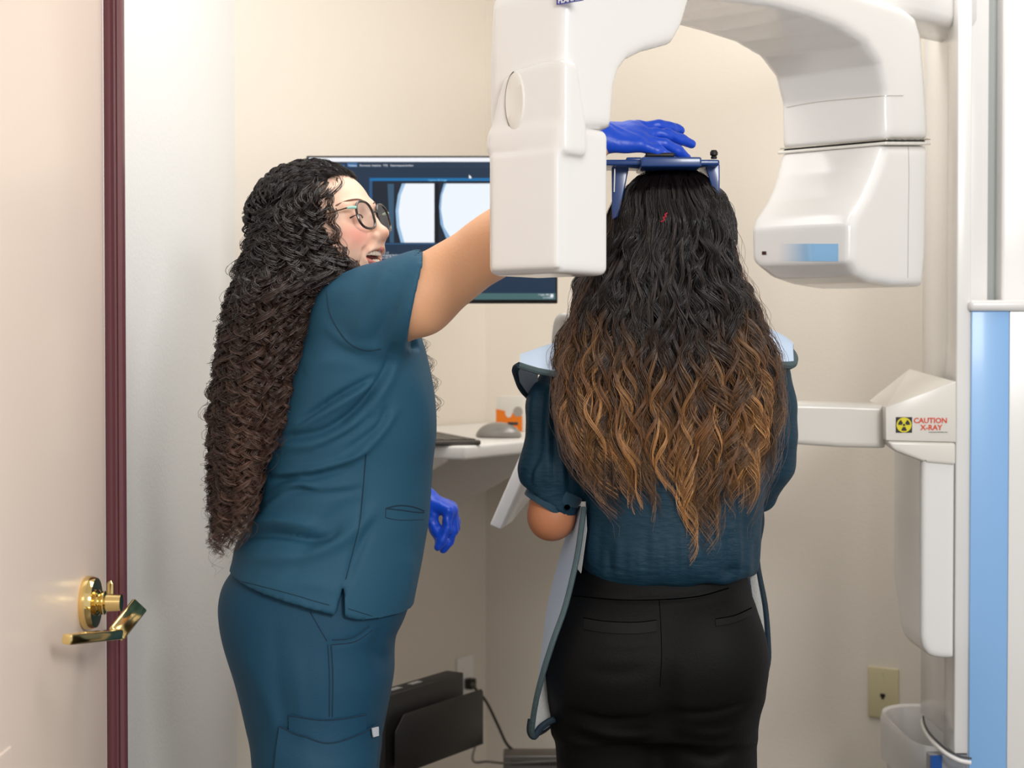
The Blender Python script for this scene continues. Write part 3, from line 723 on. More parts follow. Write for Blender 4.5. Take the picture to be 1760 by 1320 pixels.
# base: curved foot with dark blue panel
MB().box((W(1604, 1300, 3.02)[0], 3.045, 0.002), (X3(1667, YF) + 0.002, 3.075, 0.588)).build('column_foot', mat('foot_grey', '#8f9298', 0.4), xr, bevel=0.004)
ring_pts = [(W(px, py, Yq)) for px, py, Yq in ((1585, 1238, 3.28), (1588, 1252, 3.2), (1597, 1268, 3.12), (1610, 1282, 3.06), (1627, 1296, 3.02), (1648, 1307, 3.0), (1668, 1311, 3.0))]
MB().tube(catmull([tuple(p) for p in ring_pts], 6), 0.0042, 10).build('foot_trim', M_wh, xr)
MB().tube(catmull([(p[0] + 0.004, p[1] + 0.008, p[2] + 0.006) for p in ring_pts], 6), 0.002, 8).build('foot_trim_gap', M_line, xr)
MB().box((W(1604, 1300, 3.02)[0] + 0.001, 3.0405, 0.02), (W(1604, 1300, 3.02)[0] + 0.022, 3.046, 0.587)).build('foot_blue_strip', mat('deep_blue', '#0d4f9c', 0.35), xr)
# side face strip of the column below
# ---------------------------------------------------------------- caution carriage and arm
def hull(name, pts, m, par, bevel, seg=4):
    bm = bmesh.new()
    for p in pts: bm.verts.new(tuple(map(float, p)))
    r = bmesh.ops.convex_hull(bm, input=bm.verts[:])
    bmesh.ops.delete(bm, geom=[g for g in r.get('geom_unused', []) + r.get('geom_interior', []) if isinstance(g, bmesh.types.BMVert)], context='VERTS')
    bmesh.ops.dissolve_limit(bm, angle_limit=0.06, verts=bm.verts[:], edges=bm.edges[:])
    bmesh.ops.recalc_face_normals(bm, faces=bm.faces[:])
    if bevel: bmesh.ops.bevel(bm, geom=bm.edges[:], offset=bevel, segments=seg, profile=0.5, affect='EDGES', clamp_overlap=True)
    for f in bm.faces: f.smooth = True
    for e in bm.edges:
        if len(e.link_faces) == 2 and e.calc_face_angle(0) > 0.6: e.smooth = False
    me = bpy.data.meshes.new(name); bm.to_mesh(me); bm.free(); me.materials.append(m)
    o = bpy.data.objects.new(name, me); C.objects.link(o); attach(o, par); return o
Yb = 2.99
xr_r = WX(1643, Yb) 
pts = [W(1522, 700, Yb), W(1643, 656, Yb), W(1643, 760, Yb), W(1523, 757, Yb),
       W(1494, 689, 3.20), W(1496, 745, 3.20), W(1565, 641, 3.34), (xr_r, 3.34, W(1582, 634, 3.34)[2]), (xr_r, 3.34, W(1582, 760, Yb)[2]), W(1515, 752, 3.3)]
hull('carriage_cover', pts, M_cr, xr, 0.010)
lowp = [W(1524, 757.5, Yb), W(1643, 760.5, Yb), W(1643, 800, Yb), W(1590, 795, Yb), W(1535, 775, Yb), W(1497, 746, 3.2), (xr_r, 3.30, W(1582, 760, Yb)[2]), (xr_r, 3.30, W(1582, 800, Yb)[2]), W(1545, 775, 3.25)]
hull('carriage_underside', lowp, M_cr, xr, 0.006)
xl = WX(1586, Yb)
# tall lower cover with a rounded bottom
zz1 = WZ(765, Yb); zz0 = WZ(1134, Yb)
def cov(X, Y, Z):
    P = [(xl, zz1), (xr_r + 0.0005, zz1), (xr_r + 0.0005, zz0 + 0.002), (xr_r - 0.02, zz0 + 0.001), (xr_r - 0.045, zz0 + 0.006), (xl + 0.005, zz0 + 0.02), (xl + 0.001, zz0 + 0.04)]
    d = ext(poly_sd(P, X, Z), Y - (Yb + 0.115), 0.11, 0.006)
    # back lower corner swept up
    d3 = (Y - (Yb + 0.225)) * 0.75 + (zz0 + 0.13 - Z) * 0.45
    return np.maximum(d, d3)
F = Field(axis(xl - 0.02, xr_r + 0.02, 0.004), axis(Yb - 0.02, Yb + 0.25, 0.005), axis(zz0 - 0.02, zz1 + 0.01, 0.005))
F.op(cov, (-1,) * 3, (9,) * 3, 0); V, Fc = F.mesh(1); np_mesh('lower_arm_cover', V, Fc, M_wh, xr)
# horizontal arm to the patient
Ya = 3.03
ap = [(W(1523, 696, Ya)[0], W(1523, 696, Ya)[2]), (W(1523, 771, Ya)[0], W(1523, 771, Ya)[2]), (W(1440, 769, Ya)[0], W(1440, 769, Ya)[2]), (W(1340, 762, Ya)[0], W(1340, 762, Ya)[2]), (W(1240, 750, Ya)[0], W(1240, 750, Ya)[2]), (W(1100, 745, Ya)[0], W(1100, 745, Ya)[2]),
      (W(1100, 700, Ya)[0], W(1100, 700, Ya)[2]), (W(1240, 692, Ya)[0], W(1240, 692, Ya)[2]), (W(1360, 691, Ya)[0], W(1360, 691, Ya)[2])]
F = Field(axis(0.2, 0.72, 0.005), axis(Ya - 0.02, Ya + 0.14, 0.005), axis(1.1, 1.3, 0.004))
F.op(lambda X, Y, Z: ext(poly_sd(ap, X, Z), Y - (Ya + 0.06), 0.06, 0.008), (-1,) * 3, (9,) * 3, 0); V, Fc = F.mesh(1)
np_mesh('support_arm', V, Fc, M_cr, xr)
# chin post, handles and touch panel in front of the patient
zch = WZ(540, 2.9)
MB().box((0.225, 3.02, 1.19), (0.315, 3.09, zch - 0.005)).build('chin_post', M_wh, xr, bevel=0.012)
MB().box((0.235, 2.86, zch - 0.025), (0.305, 3.06, zch)).build('chin_rest', M_wh, xr, bevel=0.008)
for sx in (-1, 1):
    MB().tube(catmull([(0.27, 3.05, 1.16), (0.27 + sx * 0.07, 3.0, 1.08), (0.27 + sx * 0.11, 2.93, 1.06), (0.27 + sx * 0.11, 2.90, 1.14), (0.27 + sx * 0.11, 2.90, 1.2)], 5), 0.012, 12).build('hand_grip', M_gy, xr)
tp = MB()
p0, p1, p2, p3 = [Vector(W(x, y, Yq)) for x, y, Yq in ((918, 762, 3.02), (936, 770, 3.06), (862, 908, 3.02), (843, 900, 3.0))]
p0 = Vector(W(912, 748, 3.02)); 
tdir = (p2 - p1).normalized()
far = Vector((0.06, 0.05, 0.0))
tp.hexa([W(905, 757, 3.0), W(926, 764, 2.99), W(860, 911, 2.95), W(841, 903, 2.96)], [W(918, 745, 3.08), W(1000, 748, 3.12), W(880, 898, 3.0), W(846, 897, 3.0)])
tp.build('touch_panel', M_wh, xr, bevel=0.004)
MB().tube([W(930, 755, 3.05), W(1010, 735, 3.08), (0.27, 3.07, 1.2)], 0.016, 12).build('panel_arm', M_wh, xr)
hg = MB().tube(catmull([W(962, 640, 2.98), W(958, 600, 2.98), W(962, 556, 2.98), W(972, 548, 2.98), W(990, 560, 2.98), W(1010, 580, 2.99), W(1060, 600, 3.0), (0.27, 3.03, 1.27)], 6), 0.011, 10, flat=0.5)
hg.build('clear_hand_guard', mat('frosted_plastic', '#d9d5cd', 0.2, trans=0.3), xr)
# caution label
SYm = mat('label_black', '#1b1b1b', 0.5); SYy = mat('label_yellow', '#e8d91b', 0.45); SYr = mat('label_red', '#e0481f', 0.45)
pA, pB = Vector(W(1539.5, 743.5, Yb)), Vector(W(1567.5, 743.5, Yb))
ys = Yb - 0.0004
sq = (pB - pA).length
cx_, cz_ = (pA.x + pB.x) / 2, pA.z + sq * 0.47
Ms = frame((cx_, ys, cz_), (1, 0, 0), (0, 0, 1))
MB().box((-sq / 2, -sq * 0.48, -0.0003), (sq / 2, sq * 0.48, 0.0004), Ms).build('warning_square', SYm, xr)
R1 = sq * 0.46
MB().lathe([(0, 0.0004), (R1, 0.0004), (R1, 0.0008), (0, 0.0008)], 40, Ms).build('warning_disc', SYy, xr)
bl3 = MB()
for k in range(3):
    a0_ = math.radians(30 + 120 * k); P = []
    for t in np.linspace(-0.5, 0.5, 9): P.append((R1 * 0.80 * math.cos(a0_ + t), R1 * 0.80 * math.sin(a0_ + t)))
    for t in np.linspace(0.5, -0.5, 9): P.append((R1 * 0.27 * math.cos(a0_ + t), R1 * 0.27 * math.sin(a0_ + t)))
    bl3.prism(P, 0.0008, 0.0012, Ms)
bl3.lathe([(0, 0.0008), (R1 * 0.16, 0.0008), (R1 * 0.16, 0.0012), (0, 0.0012)], 20, Ms)
bl3.build('radiation_trefoil', SYm, xr)
def ctext(s, px, py, hpx, m, bold):
    p = W(px, py, Yb); text('caution_lettering', s, m, frame((p[0], ys - 0.0003, p[2]), (1, 0, 0), (0, 0, 1)), hpx * Yb / FPX * 1.42, xr, bold=bold)
ctext('CAUTION', 1570, 727, 9.0, SYr, 0.00035); ctext('X-RAY', 1582, 739, 9.0, SYr, 0.00035)
ctext('AUTHORIZED PERSONNEL ONLY', 1596, 743.6, 1.55, SYm, 0.0)
# ---------------------------------------------------------------- head support
yn = 2.56
hsup = empty('head_support', (0.27, 2.62, WZ(280, yn)), 'navy blue head positioning frame clamped around the dark-haired head', 'head support')
def nb(name, x0, y0, x1, y1, Ya_, Yb_, m=M_navy, bev=0.003, par=hsup):
    a, b = W(x0, y1, Ya_), W(x1, y0, Ya_); MB().box((a[0], Ya_, a[2]), (b[0], Yb_, b[2])).build(name, m, par, bevel=bev)
nb('cross_bar', 1040, 274, 1237, 284, yn - 0.03, yn + 0.05)
nb('sliding_sleeve', 1102, 269.5, 1206, 286.5, yn - 0.045, yn + 0.06)
nb('sliding_sleeve', 1076, 270, 1104, 287, yn - 0.02, yn + 0.04)
mbp = MB().hexa([W(1227, 335, yn), W(1237, 345, yn), W(1237, 345, yn + 0.1), W(1229, 335, yn + 0.1)], [W(1212, 284, yn), W(1237, 282, yn), W(1237, 282, yn + 0.1), W(1195, 284, yn + 0.1)]); mbp.build('side_plate', M_navy, hsup, bevel=0.002)
mbp = MB().hexa([W(1192, 284, yn - 0.02), W(1218, 284, yn - 0.02), W(1218, 284, yn), W(1192, 284, yn)], [W(1190, 288, yn - 0.02), W(1216, 310, yn - 0.02), W(1224, 330, yn), W(1190, 288, yn)]); 
mbp = MB().hexa([W(1052, 378, yn + 0.01), W(1064, 372, yn + 0.01), W(1064, 372, yn + 0.09), W(1052, 378, yn + 0.09)], [W(1051, 284, yn + 0.01), W(1082, 284, yn + 0.01), W(1078, 284, yn + 0.09), W(1051, 284, yn + 0.09)]); mbp.build('side_plate', M_navy, hsup, bevel=0.002)
p = W(1227, 273, yn); Mkn = Matrix.Translation(Vector(p))
MB().lathe([(0, 0), (0.0045, 0), (0.005, 0.003), (0.0035, 0.004), (0.006, 0.006), (0.0062, 0.010), (0.004, 0.0135), (0, 0.014)], 20, Mkn).build('lock_knob', M_cord, hsup)
nb('clamp_screw', 1110, 262, 1160, 270, yn - 0.02, yn + 0.02, M_cord, 0.003)
mt = mat('bright_screw', '#c9c9c9', 0.2, metal=1)
MB().tube([W(1056, 330, yn - 0.002), W(1057, 290, yn - 0.002)], 0.0012, 6).build('adjusting_rod', mt, hsup)
MB().tube([(0.27, yn + 0.045, WZ(279, yn)), (0.27, 2.80, WZ(279, yn) + 0.0), (0.27, 3.0, WZ(300, yn)), (0.27, 3.055, 1.45), (0.27, 3.055, 1.375)], 0.013, 10).build('rear_stay', M_navy, hsup)
# ================================================================ people: shared helpers
M_skin = mat('skin', '#d9a387', 0.5, attr='col', sub=0.12, bump=0.15, bscale=220, spec=0.35)
M_glove = mat('nitrile_glove_blue', '#0a4bd0', 0.40, var=0.06, vscale=18, bump=0.5, bscale=90, sheen=0.1)
def px2(row, Y):        # silhouette row (py, left px, right px) -> z, cx, half width
    py, a, b = row; l, r = W(a, py, Y), W(b, py, Y); return l[2], (l[0] + r[0]) / 2, (r[0] - l[0]) / 2
def seg(F, P, r, k=0.015, **kw): return F.chain(P, r, k, **kw)
def hand(F, wrist, fwd, up, side, s=1.0, curl=(0.5, 0.5, 0.5, 0.5), thumb=(0.6, 0.3), grow=0.0, spread=0.10, palm=1.0, first=None):
    """wrist point, fwd along the palm, up = back of the hand, side = direction of the thumb"""
    w_, f, u = np.asarray(wrist, float), np.asarray(fwd, float), np.asarray(up, float)
    f = f / np.linalg.norm(f); u = u - f * (u @ f); u /= np.linalg.norm(u); t = np.asarray(side, float); t = t - f * (t @ f) - u * (t @ u); t /= np.linalg.norm(t)
    kn = w_ + f * 0.085 * s
    F.chain([w_ - f * 0.01, w_ + f * 0.02 * s], [0.024 * s + grow, 0.024 * s + grow], 0.012)
    for a in (-0.026, -0.009, 0.010, 0.028):
        F.chain([w_ + t * a * 0.45 * s, kn + t * a * s - f * abs(a - 0.01) * 0.3], [0.0155 * s + grow, 0.0118 * s + grow], 0.012)
    L = [(0.028, 0.040, 0.024, 0.020), (0.010, 0.044, 0.028, 0.021), (-0.009, 0.041, 0.026, 0.020), (-0.026, 0.032, 0.020, 0.018)]
    out = []
    for i, (a, l1, l2, l3) in enumerate(L):
        p = kn + t * a * s - f * abs(a - 0.01) * 0.3 * s; c = curl[i]; c = c if hasattr(c, '__len__') else (c * 0.8, c * 0.9, c * 0.6)
        ang = 0.0; P = [p]; sp = spread * (a / 0.02)
        for l, dc in zip((l1, l2, l3), c):
            ang += dc; d = f * math.cos(ang) - u * math.sin(ang) + t * sp * 0.6; d /= np.linalg.norm(d); P.append(P[-1] + d * l * s)
        F.chain(P, [(0.0096 if i < 3 else 0.0086) * s + grow, 0.0089 * s + grow, 0.0082 * s + grow, (0.0068 if i < 3 else 0.0062) * s + grow], 0.004); out.append(P)
    b = w_ + f * 0.022 * s + t * 0.018 * s - u * 0.004
    d1 = f * math.cos(thumb[0]) + t * math.sin(thumb[0]) - u * thumb[1]; d1 /= np.linalg.norm(d1)
    d2 = f * math.cos(thumb[0] * 0.6) + t * math.sin(thumb[0] * 0.6) - u * thumb[1] * 1.4; d2 /= np.linalg.norm(d2)
    P = [b, b + d1 * 0.034 * s, b + d1 * 0.034 * s + d2 * 0.030 * s, b + d1 * 0.034 * s + d2 * 0.054 * s]
    F.chain(P, [0.0145 * s + grow, 0.011 * s + grow, 0.0098 * s + grow, 0.0078 * s + grow], 0.010)
    return out
def displace(V, Fc, folds, near=None, maxd=0.05):
    """folds: (list of world (x,z) points, width, amplitude) ridges (+) and grooves (-) on the side that faces -Y"""
    N = vnormals(V, Fc); m = np.clip((-N[:, 1] - 0.02) / 0.35, 0, 1); D = np.zeros(len(V))
    for pts, wd, am in folds:
        P = np.asarray(pts); d = np.full(len(V), 1e9); tt = np.zeros(len(V)); n = len(P) - 1
        for i in range(n):
            a, b = P[i], P[i + 1]; e = b - a; L = e @ e + 1e-12; t = np.clip(((V[:, 0] - a[0]) * e[0] + (V[:, 2] - a[1]) * e[1]) / L, 0, 1)
            q = (V[:, 0] - a[0] - e[0] * t) ** 2 + (V[:, 2] - a[1] - e[1] * t) ** 2; s_ = q < d; d = np.where(s_, q, d); tt = np.where(s_, (i + t) / n, tt)
        D += am * np.exp(-d / wd ** 2) * np.sin(np.clip(tt, 0, 1) * math.pi * 0.9 + 0.157) ** 0.7
    return V + N * (D * m)[:, None]
def fold(pts, wd, am, Y, n=5):
    Q = catmull([np.array([*W(x, y, Y)])[[0, 2]] for x, y in pts], n); return (Q, wd, am)
def tube_on(name, S, pts, r, m, par, off=0.0, n=6, sides=6, flat=None):
    L = S.line(pts, off, n)
    return MB().tube(L, r, sides, flat=flat).build(name, m, par) if len(L) > 2 else None
def strands(name, paths, rads, cols, m, par, sides=3, offs=None):
    """paths (n, k, 3), rads (n, k) , cols (n, k, 3) -> one mesh of thin tubes"""
    P = np.asarray(paths, np.float32); n, k, _ = P.shape
    T = np.gradient(P, axis=1); T /= np.linalg.norm(T, axis=2, keepdims=True) + 1e-9
    ref = np.zeros_like(T); ref[..., 1] = 1.0; ref[..., 0] = 0.3
    A = np.cross(T, ref); A /= np.linalg.norm(A, axis=2, keepdims=True) + 1e-9; B = np.cross(T, A)
    V = np.zeros((n, k, sides, 3), np.float32)
    for j in range(sides):
        t = 2 * math.pi * j / sides; V[:, :, j] = P + (A * math.cos(t) + B * math.sin(t)) * np.asarray(rads)[..., None]
    base = (np.arange(n)[:, None, None] * k + np.arange(k - 1)[None, :, None]) * sides; j = np.arange(sides)[None, None, :]; j2 = (j + 1) % sides
    Fq = np.stack([base + j, base + j2, base + sides + j2, base + sides + j], -1).reshape(-1, 4)
    Cc = np.repeat(np.asarray(cols, np.float32)[:, :, None, :], sides, 2).reshape(-1, 3)
    return np_mesh(name, V.reshape(-1, 3), Fq, m, par, colors=Cc)
def ring_sheet(rows, m, name, par, th=0.004, closed=False):
    """grid of world points -> sheet with thickness"""
    R = len(rows); N = len(rows[0]); V = np.array(rows, float).reshape(-1, 3)
    Fq = np.array([(i * N + j, i * N + j + 1, (i + 1) * N + j + 1, (i + 1) * N + j) for i in range(R - 1) for j in range(N - 1)])
    nr = vnormals(V, Fq); V2 = V - nr * th; b = len(V)
    fs = [tuple(q) for q in Fq] + [tuple(b + i for i in q[::-1]) for q in Fq]
    def side(i, j): fs.append((j, i, b + i, b + j))
    for j in range(N - 1): side(j, j + 1); side((R - 1) * N + j + 1, (R - 1) * N + j)
    for i in range(R - 1): side((i + 1) * N, i * N); side(i * N + N - 1, (i + 1) * N + N - 1)
    mb = MB(); mb.v = [tuple(p) for p in np.concatenate([V, V2])]; mb.f = fs
    return mb.build(name, m, par, angle=1.2)
# ================================================================ the patient, seen from behind
YP = 2.62
pat = empty('person', (W(1150, 700, YP)[0], YP, 0.0), 'person with long wavy brown-to-golden hair standing with back turned, dark teal blouse and black trousers', 'person')
M_blouse = mat('teal_crinkle_blouse', '#103446', 0.6, var=0.08, vscale=14, bump=0.9, bscale=55, stretch=(1, 1, 3), spec=0.3)
M_pants = mat('black_trouser_cloth', '#090808', 0.62, bump=0.25, bscale=300, spec=0.17)
M_hairP = mat('ombre_hair', '#2a1b14', 0.30, attr='col', spec=0.8)
M_hairbase = mat('hair_mass_dark', '#17100d', 0.6)
def patient_rows(rows, depth, Y=YP):
    out = []
    for r, (cy, ry) in zip(rows, depth):
        z, cx, rx = px2(r, Y); out.append((z, cx, cy, rx, ry))
    return out
hc = W(1156, 412, YP); hcx, hcz = hc[0], hc[2]
def bodyP(F, g=0.0):
    # trunk
    rows = [(560, 1060, 1265), (605, 1010, 1305), (650, 990, 1315), (720, 995, 1310), (800, 1018, 1292), (880, 1030, 1282), (950, 1025, 1272), (1010, 1008, 1270), (1090, 978, 1282), (1160, 962, 1290), (1230, 968, 1280)]
    dep = [(YP + .02, .045), (YP + .015, .07), (YP + .01, .09), (YP + .005, .105), (YP, .105), (YP, .095), (YP, .092), (YP, .09), (YP, .10), (YP, .105), (YP, .10)]
    F.stack(patient_rows(rows, dep), 0.02, 2.35, g)
    # neck, head
    F.chain([(hcx, YP + .005, hcz - .20), (hcx, YP - .0, hcz - .08)], [0.058 + g, 0.052 + g], 0.03)
    F.ell((hcx, YP - .012, hcz + .018), (.073 + g, .092 + g, .088 + g), 0.03)
    F.ell((hcx, YP + .035, hcz - .035), (.060 + g, .065 + g, .082 + g), 0.03)
    F.chain([(hcx, YP + .095, hcz + .0), (hcx, YP + .116, hcz - .032)], [0.008, 0.012], 0.012)        # nose
    F.ell((hcx, YP + .085, hcz - .095), (.024, .020, .018), 0.02)
    for s in (-1, 1):
        F.ell((hcx + s * .032, YP + .108, hcz + .002), (.016, .012, .010), 0.008, 's')
        F.ell((hcx + s * .074, YP + .004, hcz - .012), (.008, .016, .028), 0.006)
    F.chain([(hcx - .02, YP + .094, hcz - .062), (hcx, YP + .100, hcz - .064), (hcx + .02, YP + .094, hcz - .062)], [.005, .007, .005], 0.006)
SHL = W(985, 640, YP); SHR = W(1325, 640, YP)
ELL = W(948, 880, 2.60); ELR = W(1315, 850, 2.64)
def armsP(F, g=0.0):
    L = [(SHL[0] + .01, YP + .01, SHL[2]), (W(955, 760, YP)[0], YP + .0, W(955, 760, YP)[2]), (W(948, 888, 2.6)[0], 2.60, W(948, 888, 2.6)[2])]
    F.chain(L, [.044 + g, .038 + g, .037 + g], 0.02)
    wl = np.array([hcx - .105, 2.86, 1.13]); F.chain([L[-1], (L[-1][0] + .01, 2.70, L[-1][2] + .02), wl], [.036 + g, .033 + g, .023 + g], 0.02)
    R = [(SHR[0] - .01, YP + .01, SHR[2]), (W(1325, 740, YP)[0], YP + .02, W(1325, 740, YP)[2]), (W(1316, 808, YP)[0], 2.66, W(1318, 808, YP)[2])]
    F.chain(R, [.044 + g, .036 + g, .031 + g], 0.02)
    wr = np.array([hcx + .105, 2.86, 1.13]); F.chain([R[-1], (R[-1][0] - .01, 2.74, R[-1][2] + .02), wr], [.036 + g, .033 + g, .023 + g], 0.02)
    return wl, wr
def legs(F, g=0.0, hx=(W(1035, 1200, YP)[0], W(1225, 1200, YP)[0]), fx=(0.17, 0.335), Y=YP, z0=0.84, foot=True, r=(.098, .088, .062, .060, .042)):
    for x0, x1 in zip(hx, fx):
        P = [(x0, Y - .01, z0), (x0 * .7 + x1 * .3, Y - .002, z0 - .16), (x0 * .4 + x1 * .6, Y + .008, .49), (x0 * .2 + x1 * .8, Y - .012, .37), (x1, Y - .005, .10)]
        F.chain(P, [q + g for q in r], 0.03)
        if foot: F.chain([(x1, Y - .02, .045), (x1 + (0.01 if x1 > 0.25 else -.01), Y + .14, .035)], [.038, .032], 0.03)
F = Field(axis(-0.08, 0.56, 0.005), axis(2.44, 2.97, 0.005, ((2.80, 2.95, 0.003),)), axis(0.0, 1.66, 0.005, ((1.08, 1.22, 0.003),)))
bodyP(F, -.001); wl, wr = armsP(F, -.002); legs(F, -.012, (W(1052, 1250, YP)[0], W(1194, 1250, YP)[0]), (0.17, 0.335), YP, .84, True, (.085, .078, .062, .060, .042))
for wq, sx in ((wl, 1), (wr, -1)):
    hand(F, wq, (0, .75, .35), (-sx * .9, .1, .1), (0, -.35, .9), 0.95, curl=((.9, 1.3, .8),) * 4, thumb=(0.9, 0.9), spread=0.03)
F.op(lambda X, Y, Z: 0.012 - Z + 0 * X + 0 * Y, (-1,) * 3, (9, 9, 0.05), 0.004, 'i')
V, Fc = F.mesh(1)
def skincol(V): 
    c = np.tile(np.array(hx('#b97a56')), (len(V), 1)); return c
np_mesh('body', V, Fc, M_skin, pat, colors=skincol(V))
# shoes
for x1 in (0.17, 0.335):
    G_ = Field(axis(x1 - .07, x1 + .07, .004), axis(YP - .10, YP + .22, .004), axis(-.01, .14, .004)); d = .01 if x1 > .25 else -.01
    G_.chain([(x1, YP - .03, .045), (x1 + d, YP + .13, .034)], [.045, .040], 0.03); G_.op(lambda X, Y, Z: 0.0015 - Z + 0 * X + 0 * Y, (-1,) * 3, (9,) * 3, 0.003, 'i')
    V, Fc = G_.mesh(1); np_mesh('shoe', V, Fc, mat('black_shoe', '#141312', 0.4) if x1 < .2 else bpy.data.materials['black_shoe'], pat)
# trousers
F = Field(axis(-0.03, 0.56, 0.0045), axis(2.42, 2.82, 0.0045), axis(0.03, 1.06, 0.0045))
rows = [(955, 1003, 1283), (985, 992, 1282), (1010, 978, 1287), (1040, 960, 1297), (1080, 946, 1305), (1120, 938, 1311), (1160, 934, 1313), (1195, 937, 1309), (1225, 948, 1292), (1250, 958, 1280)]
dep = [(YP, .108), (YP, .112), (YP - .002, .116), (YP - .008, .124), (YP - .012, .134), (YP - .015, .140), (YP - .012, .142), (YP - .008, .138), (YP, .128), (YP, .118)]
F.stack(patient_rows(rows, dep), 0.02, 2.4)
bz = W(0, 1135, YP - .1)[2]
for x in (1045, 1220): F.ell((W(x, 1135, YP - .1)[0], YP - .075, bz), (.088, .075, .095), 0.03)
hxp = (W(1047, 1250, YP)[0], W(1202, 1250, YP)[0])
legs(F, 0.0, hxp, (0.17, 0.335), YP, W(0, 1225, YP)[2], False, (.090, .084, .073, .071, .060))
# the cleft between the seat and the legs
cl = W(1132, 1215, YP)
F.chain([(cl[0], YP - .168, cl[2] + .09), (cl[0], YP - .150, cl[2] + .005), (cl[0], YP - .14, cl[2] - .2)], [.003, .014, .026], 0.025, 's')
F.op(lambda X, Y, Z: np.maximum(Z - W(1150, 962, YP)[2] + (X - hcx) * -0.05, 0.06 - Z) + 0 * Y, (-1,) * 3, (9,) * 3, 0.003, 'i')
V, Fc = F.mesh(1)
Y0 = YP - .12
fl = [fold([(985, 1225), (1050, 1237), (1115, 1228)], .008, -.004, Y0), fold([(980, 1245), (1050, 1262), (1120, 1262)], .008, .004, Y0), fold([(975, 1270), (1040, 1285), (1110, 1280)], .009, -.003, Y0),
      fold([(1160, 1220), (1220, 1222), (1285, 1205)], .008, -.004, Y0), fold([(1165, 1250), (1230, 1262), (1280, 1250)], .009, .003, Y0), fold([(1175, 1300), (1230, 1310), (1270, 1290)], .009, -.003, Y0),
      fold([(1000, 1145), (1060, 1150), (1110, 1142)], .012, -.0018, Y0), fold([(1020, 1098), (1075, 1102), (1130, 1097)], .008, .001, Y0),
      fold([(985, 1024), (1060, 1031), (1130, 1031), (1200, 1025), (1250, 1012)], .0035, -.0016, Y0)]
fl = [(q, w_, am * 1.5) for q, w_, am in fl]
V = displace(V, Fc, fl); tr = np_mesh('trousers', V, Fc, M_pants, pat); S_tr = Surf(V, Fc)
M_thr = mat('black_seam', '#020202', 1.0, spec=0.0); M_wl = mat('black_welt', '#090808', 0.62, spec=0.2)
tube_on('waistband_seam', S_tr, [(985, 1024), (1060, 1031), (1130, 1031), (1200, 1025), (1252, 1011)], 0.0010, M_thr, tr, 0.0)
tube_on('centre_seam', S_tr, [(1133, 1032), (1136, 1080), (1137, 1130), (1134, 1180)], 0.0006, M_thr, tr, -0.0002)
for P in ([(1003, 1062), (1040, 1068), (1090, 1070), (1128, 1066)], [(1230, 1064), (1262, 1058), (1291, 1045)]):
    L = S_tr.line(P, 0.0004, 8); L2 = S_tr.line([(x, y + (19 if x < 1200 else 12)) for x, y in P], 0.0004, 8); k = min(len(L), len(L2))
    if k > 3:
        mb = MB(); vs = []; 
        for i in range(k):
            n_ = Vector((0, -1, 0)); vs += [L[i], L[i] + n_ * .0018, L2[i] + n_ * .0018, L2[i]]
        fs = [(4 * i + j, 4 * i + (j + 1) % 4, 4 * i + 4 + (j + 1) % 4, 4 * i + 4 + j) for i in range(k - 1) for j in range(4)] + [(0, 1, 2, 3), (4 * k - 4, 4 * k - 3, 4 * k - 2, 4 * k - 1)]
        mb.add(vs, fs); mb.build('welt_pocket', M_wl, tr); MB().tube([p + Vector((0, -.001, 0)) for p in L], .0010, 6).build('pocket_opening', M_thr, tr)
# blouse with gathered sleeves
F = Field(axis(-0.04, 0.58, 0.0042), axis(2.44, 2.86, 0.0045), axis(0.96, 1.42, 0.0042))
rows = [(575, 1030, 1290), (605, 1000, 1318), (650, 968, 1340), (720, 978, 1334), (800, 998, 1316), (860, 1003, 1310), (900, 1003, 1306), (940, 1000, 1304), (965, 1000, 1302), (985, 1004, 1296), (1000, 1015, 1285)]
dep = [(YP + .02, .055), (YP + .015, .092), (YP + .01, .114), (YP + .005, .128), (YP, .130), (YP, .130), (YP, .133), (YP, .134), (YP, .130), (YP, .120), (YP, .105)]
F.stack(patient_rows(rows, dep), 0.02, 2.5)
Ls = [W(985, 650, YP), W(958, 700, YP), W(954, 752, YP), W(950, 808, 2.61), W(948, 848, 2.605)]
F.chain(Ls, [.050, .047, .043, .052, .042], 0.02, sq=(1, 1.1, 1))
F.chain([W(944, 838, 2.605), W(948, 872, 2.60)], [.044, .041], 0.006)
Rs = [W(1312, 645, YP), W(1322, 700, YP), W(1323, 750, YP), W(1318, 795, YP + .02), W(1308, 822, YP + .03)]
F.chain(Rs, [.043, .040, .040, .042, .034], 0.02, sq=(1, 1.15, 1))
F.chain([W(1312, 815, YP + .03), W(1305, 850, YP + .05)], [.036, .03], 0.01)
# open bottom ends
def cutL(X, Y, Z):
    a, b = W(910, 838, 2.6), W(985, 893, 2.6); nx, nz = (b[2] - a[2]), -(b[0] - a[0]); l = math.hypot(nx, nz); nx, nz = nx / l, nz / l
    d = (X - a[0]) * nx + (Z - a[2]) * nz; d = d if nz < 0 else -d
    return np.maximum(-d, X - W(992, 880, 2.6)[0]) + 0 * Y
F.op(lambda X, Y, Z: np.maximum(((Z - W(0, 842, 2.6)[2]) + 0.70 * (X - W(910, 840, 2.6)[0])), X - W(990, 880, 2.6)[0]) * 0.8 + 0 * Y, (-.2, 2.4, .95), (W(990, 880, 2.6)[0], 2.8, 1.25), 0.003, 's', m=0.0)
F.op(lambda X, Y, Z: W(1150, 992, YP)[2] + (X - hcx) * .055 + 0.003 * np.sin(X * 90) - Z + 0 * Y, (-1,) * 3, (9,) * 3, 0.008, 'i')
V, Fc = F.mesh(1)
Yl = 2.56
fl = []
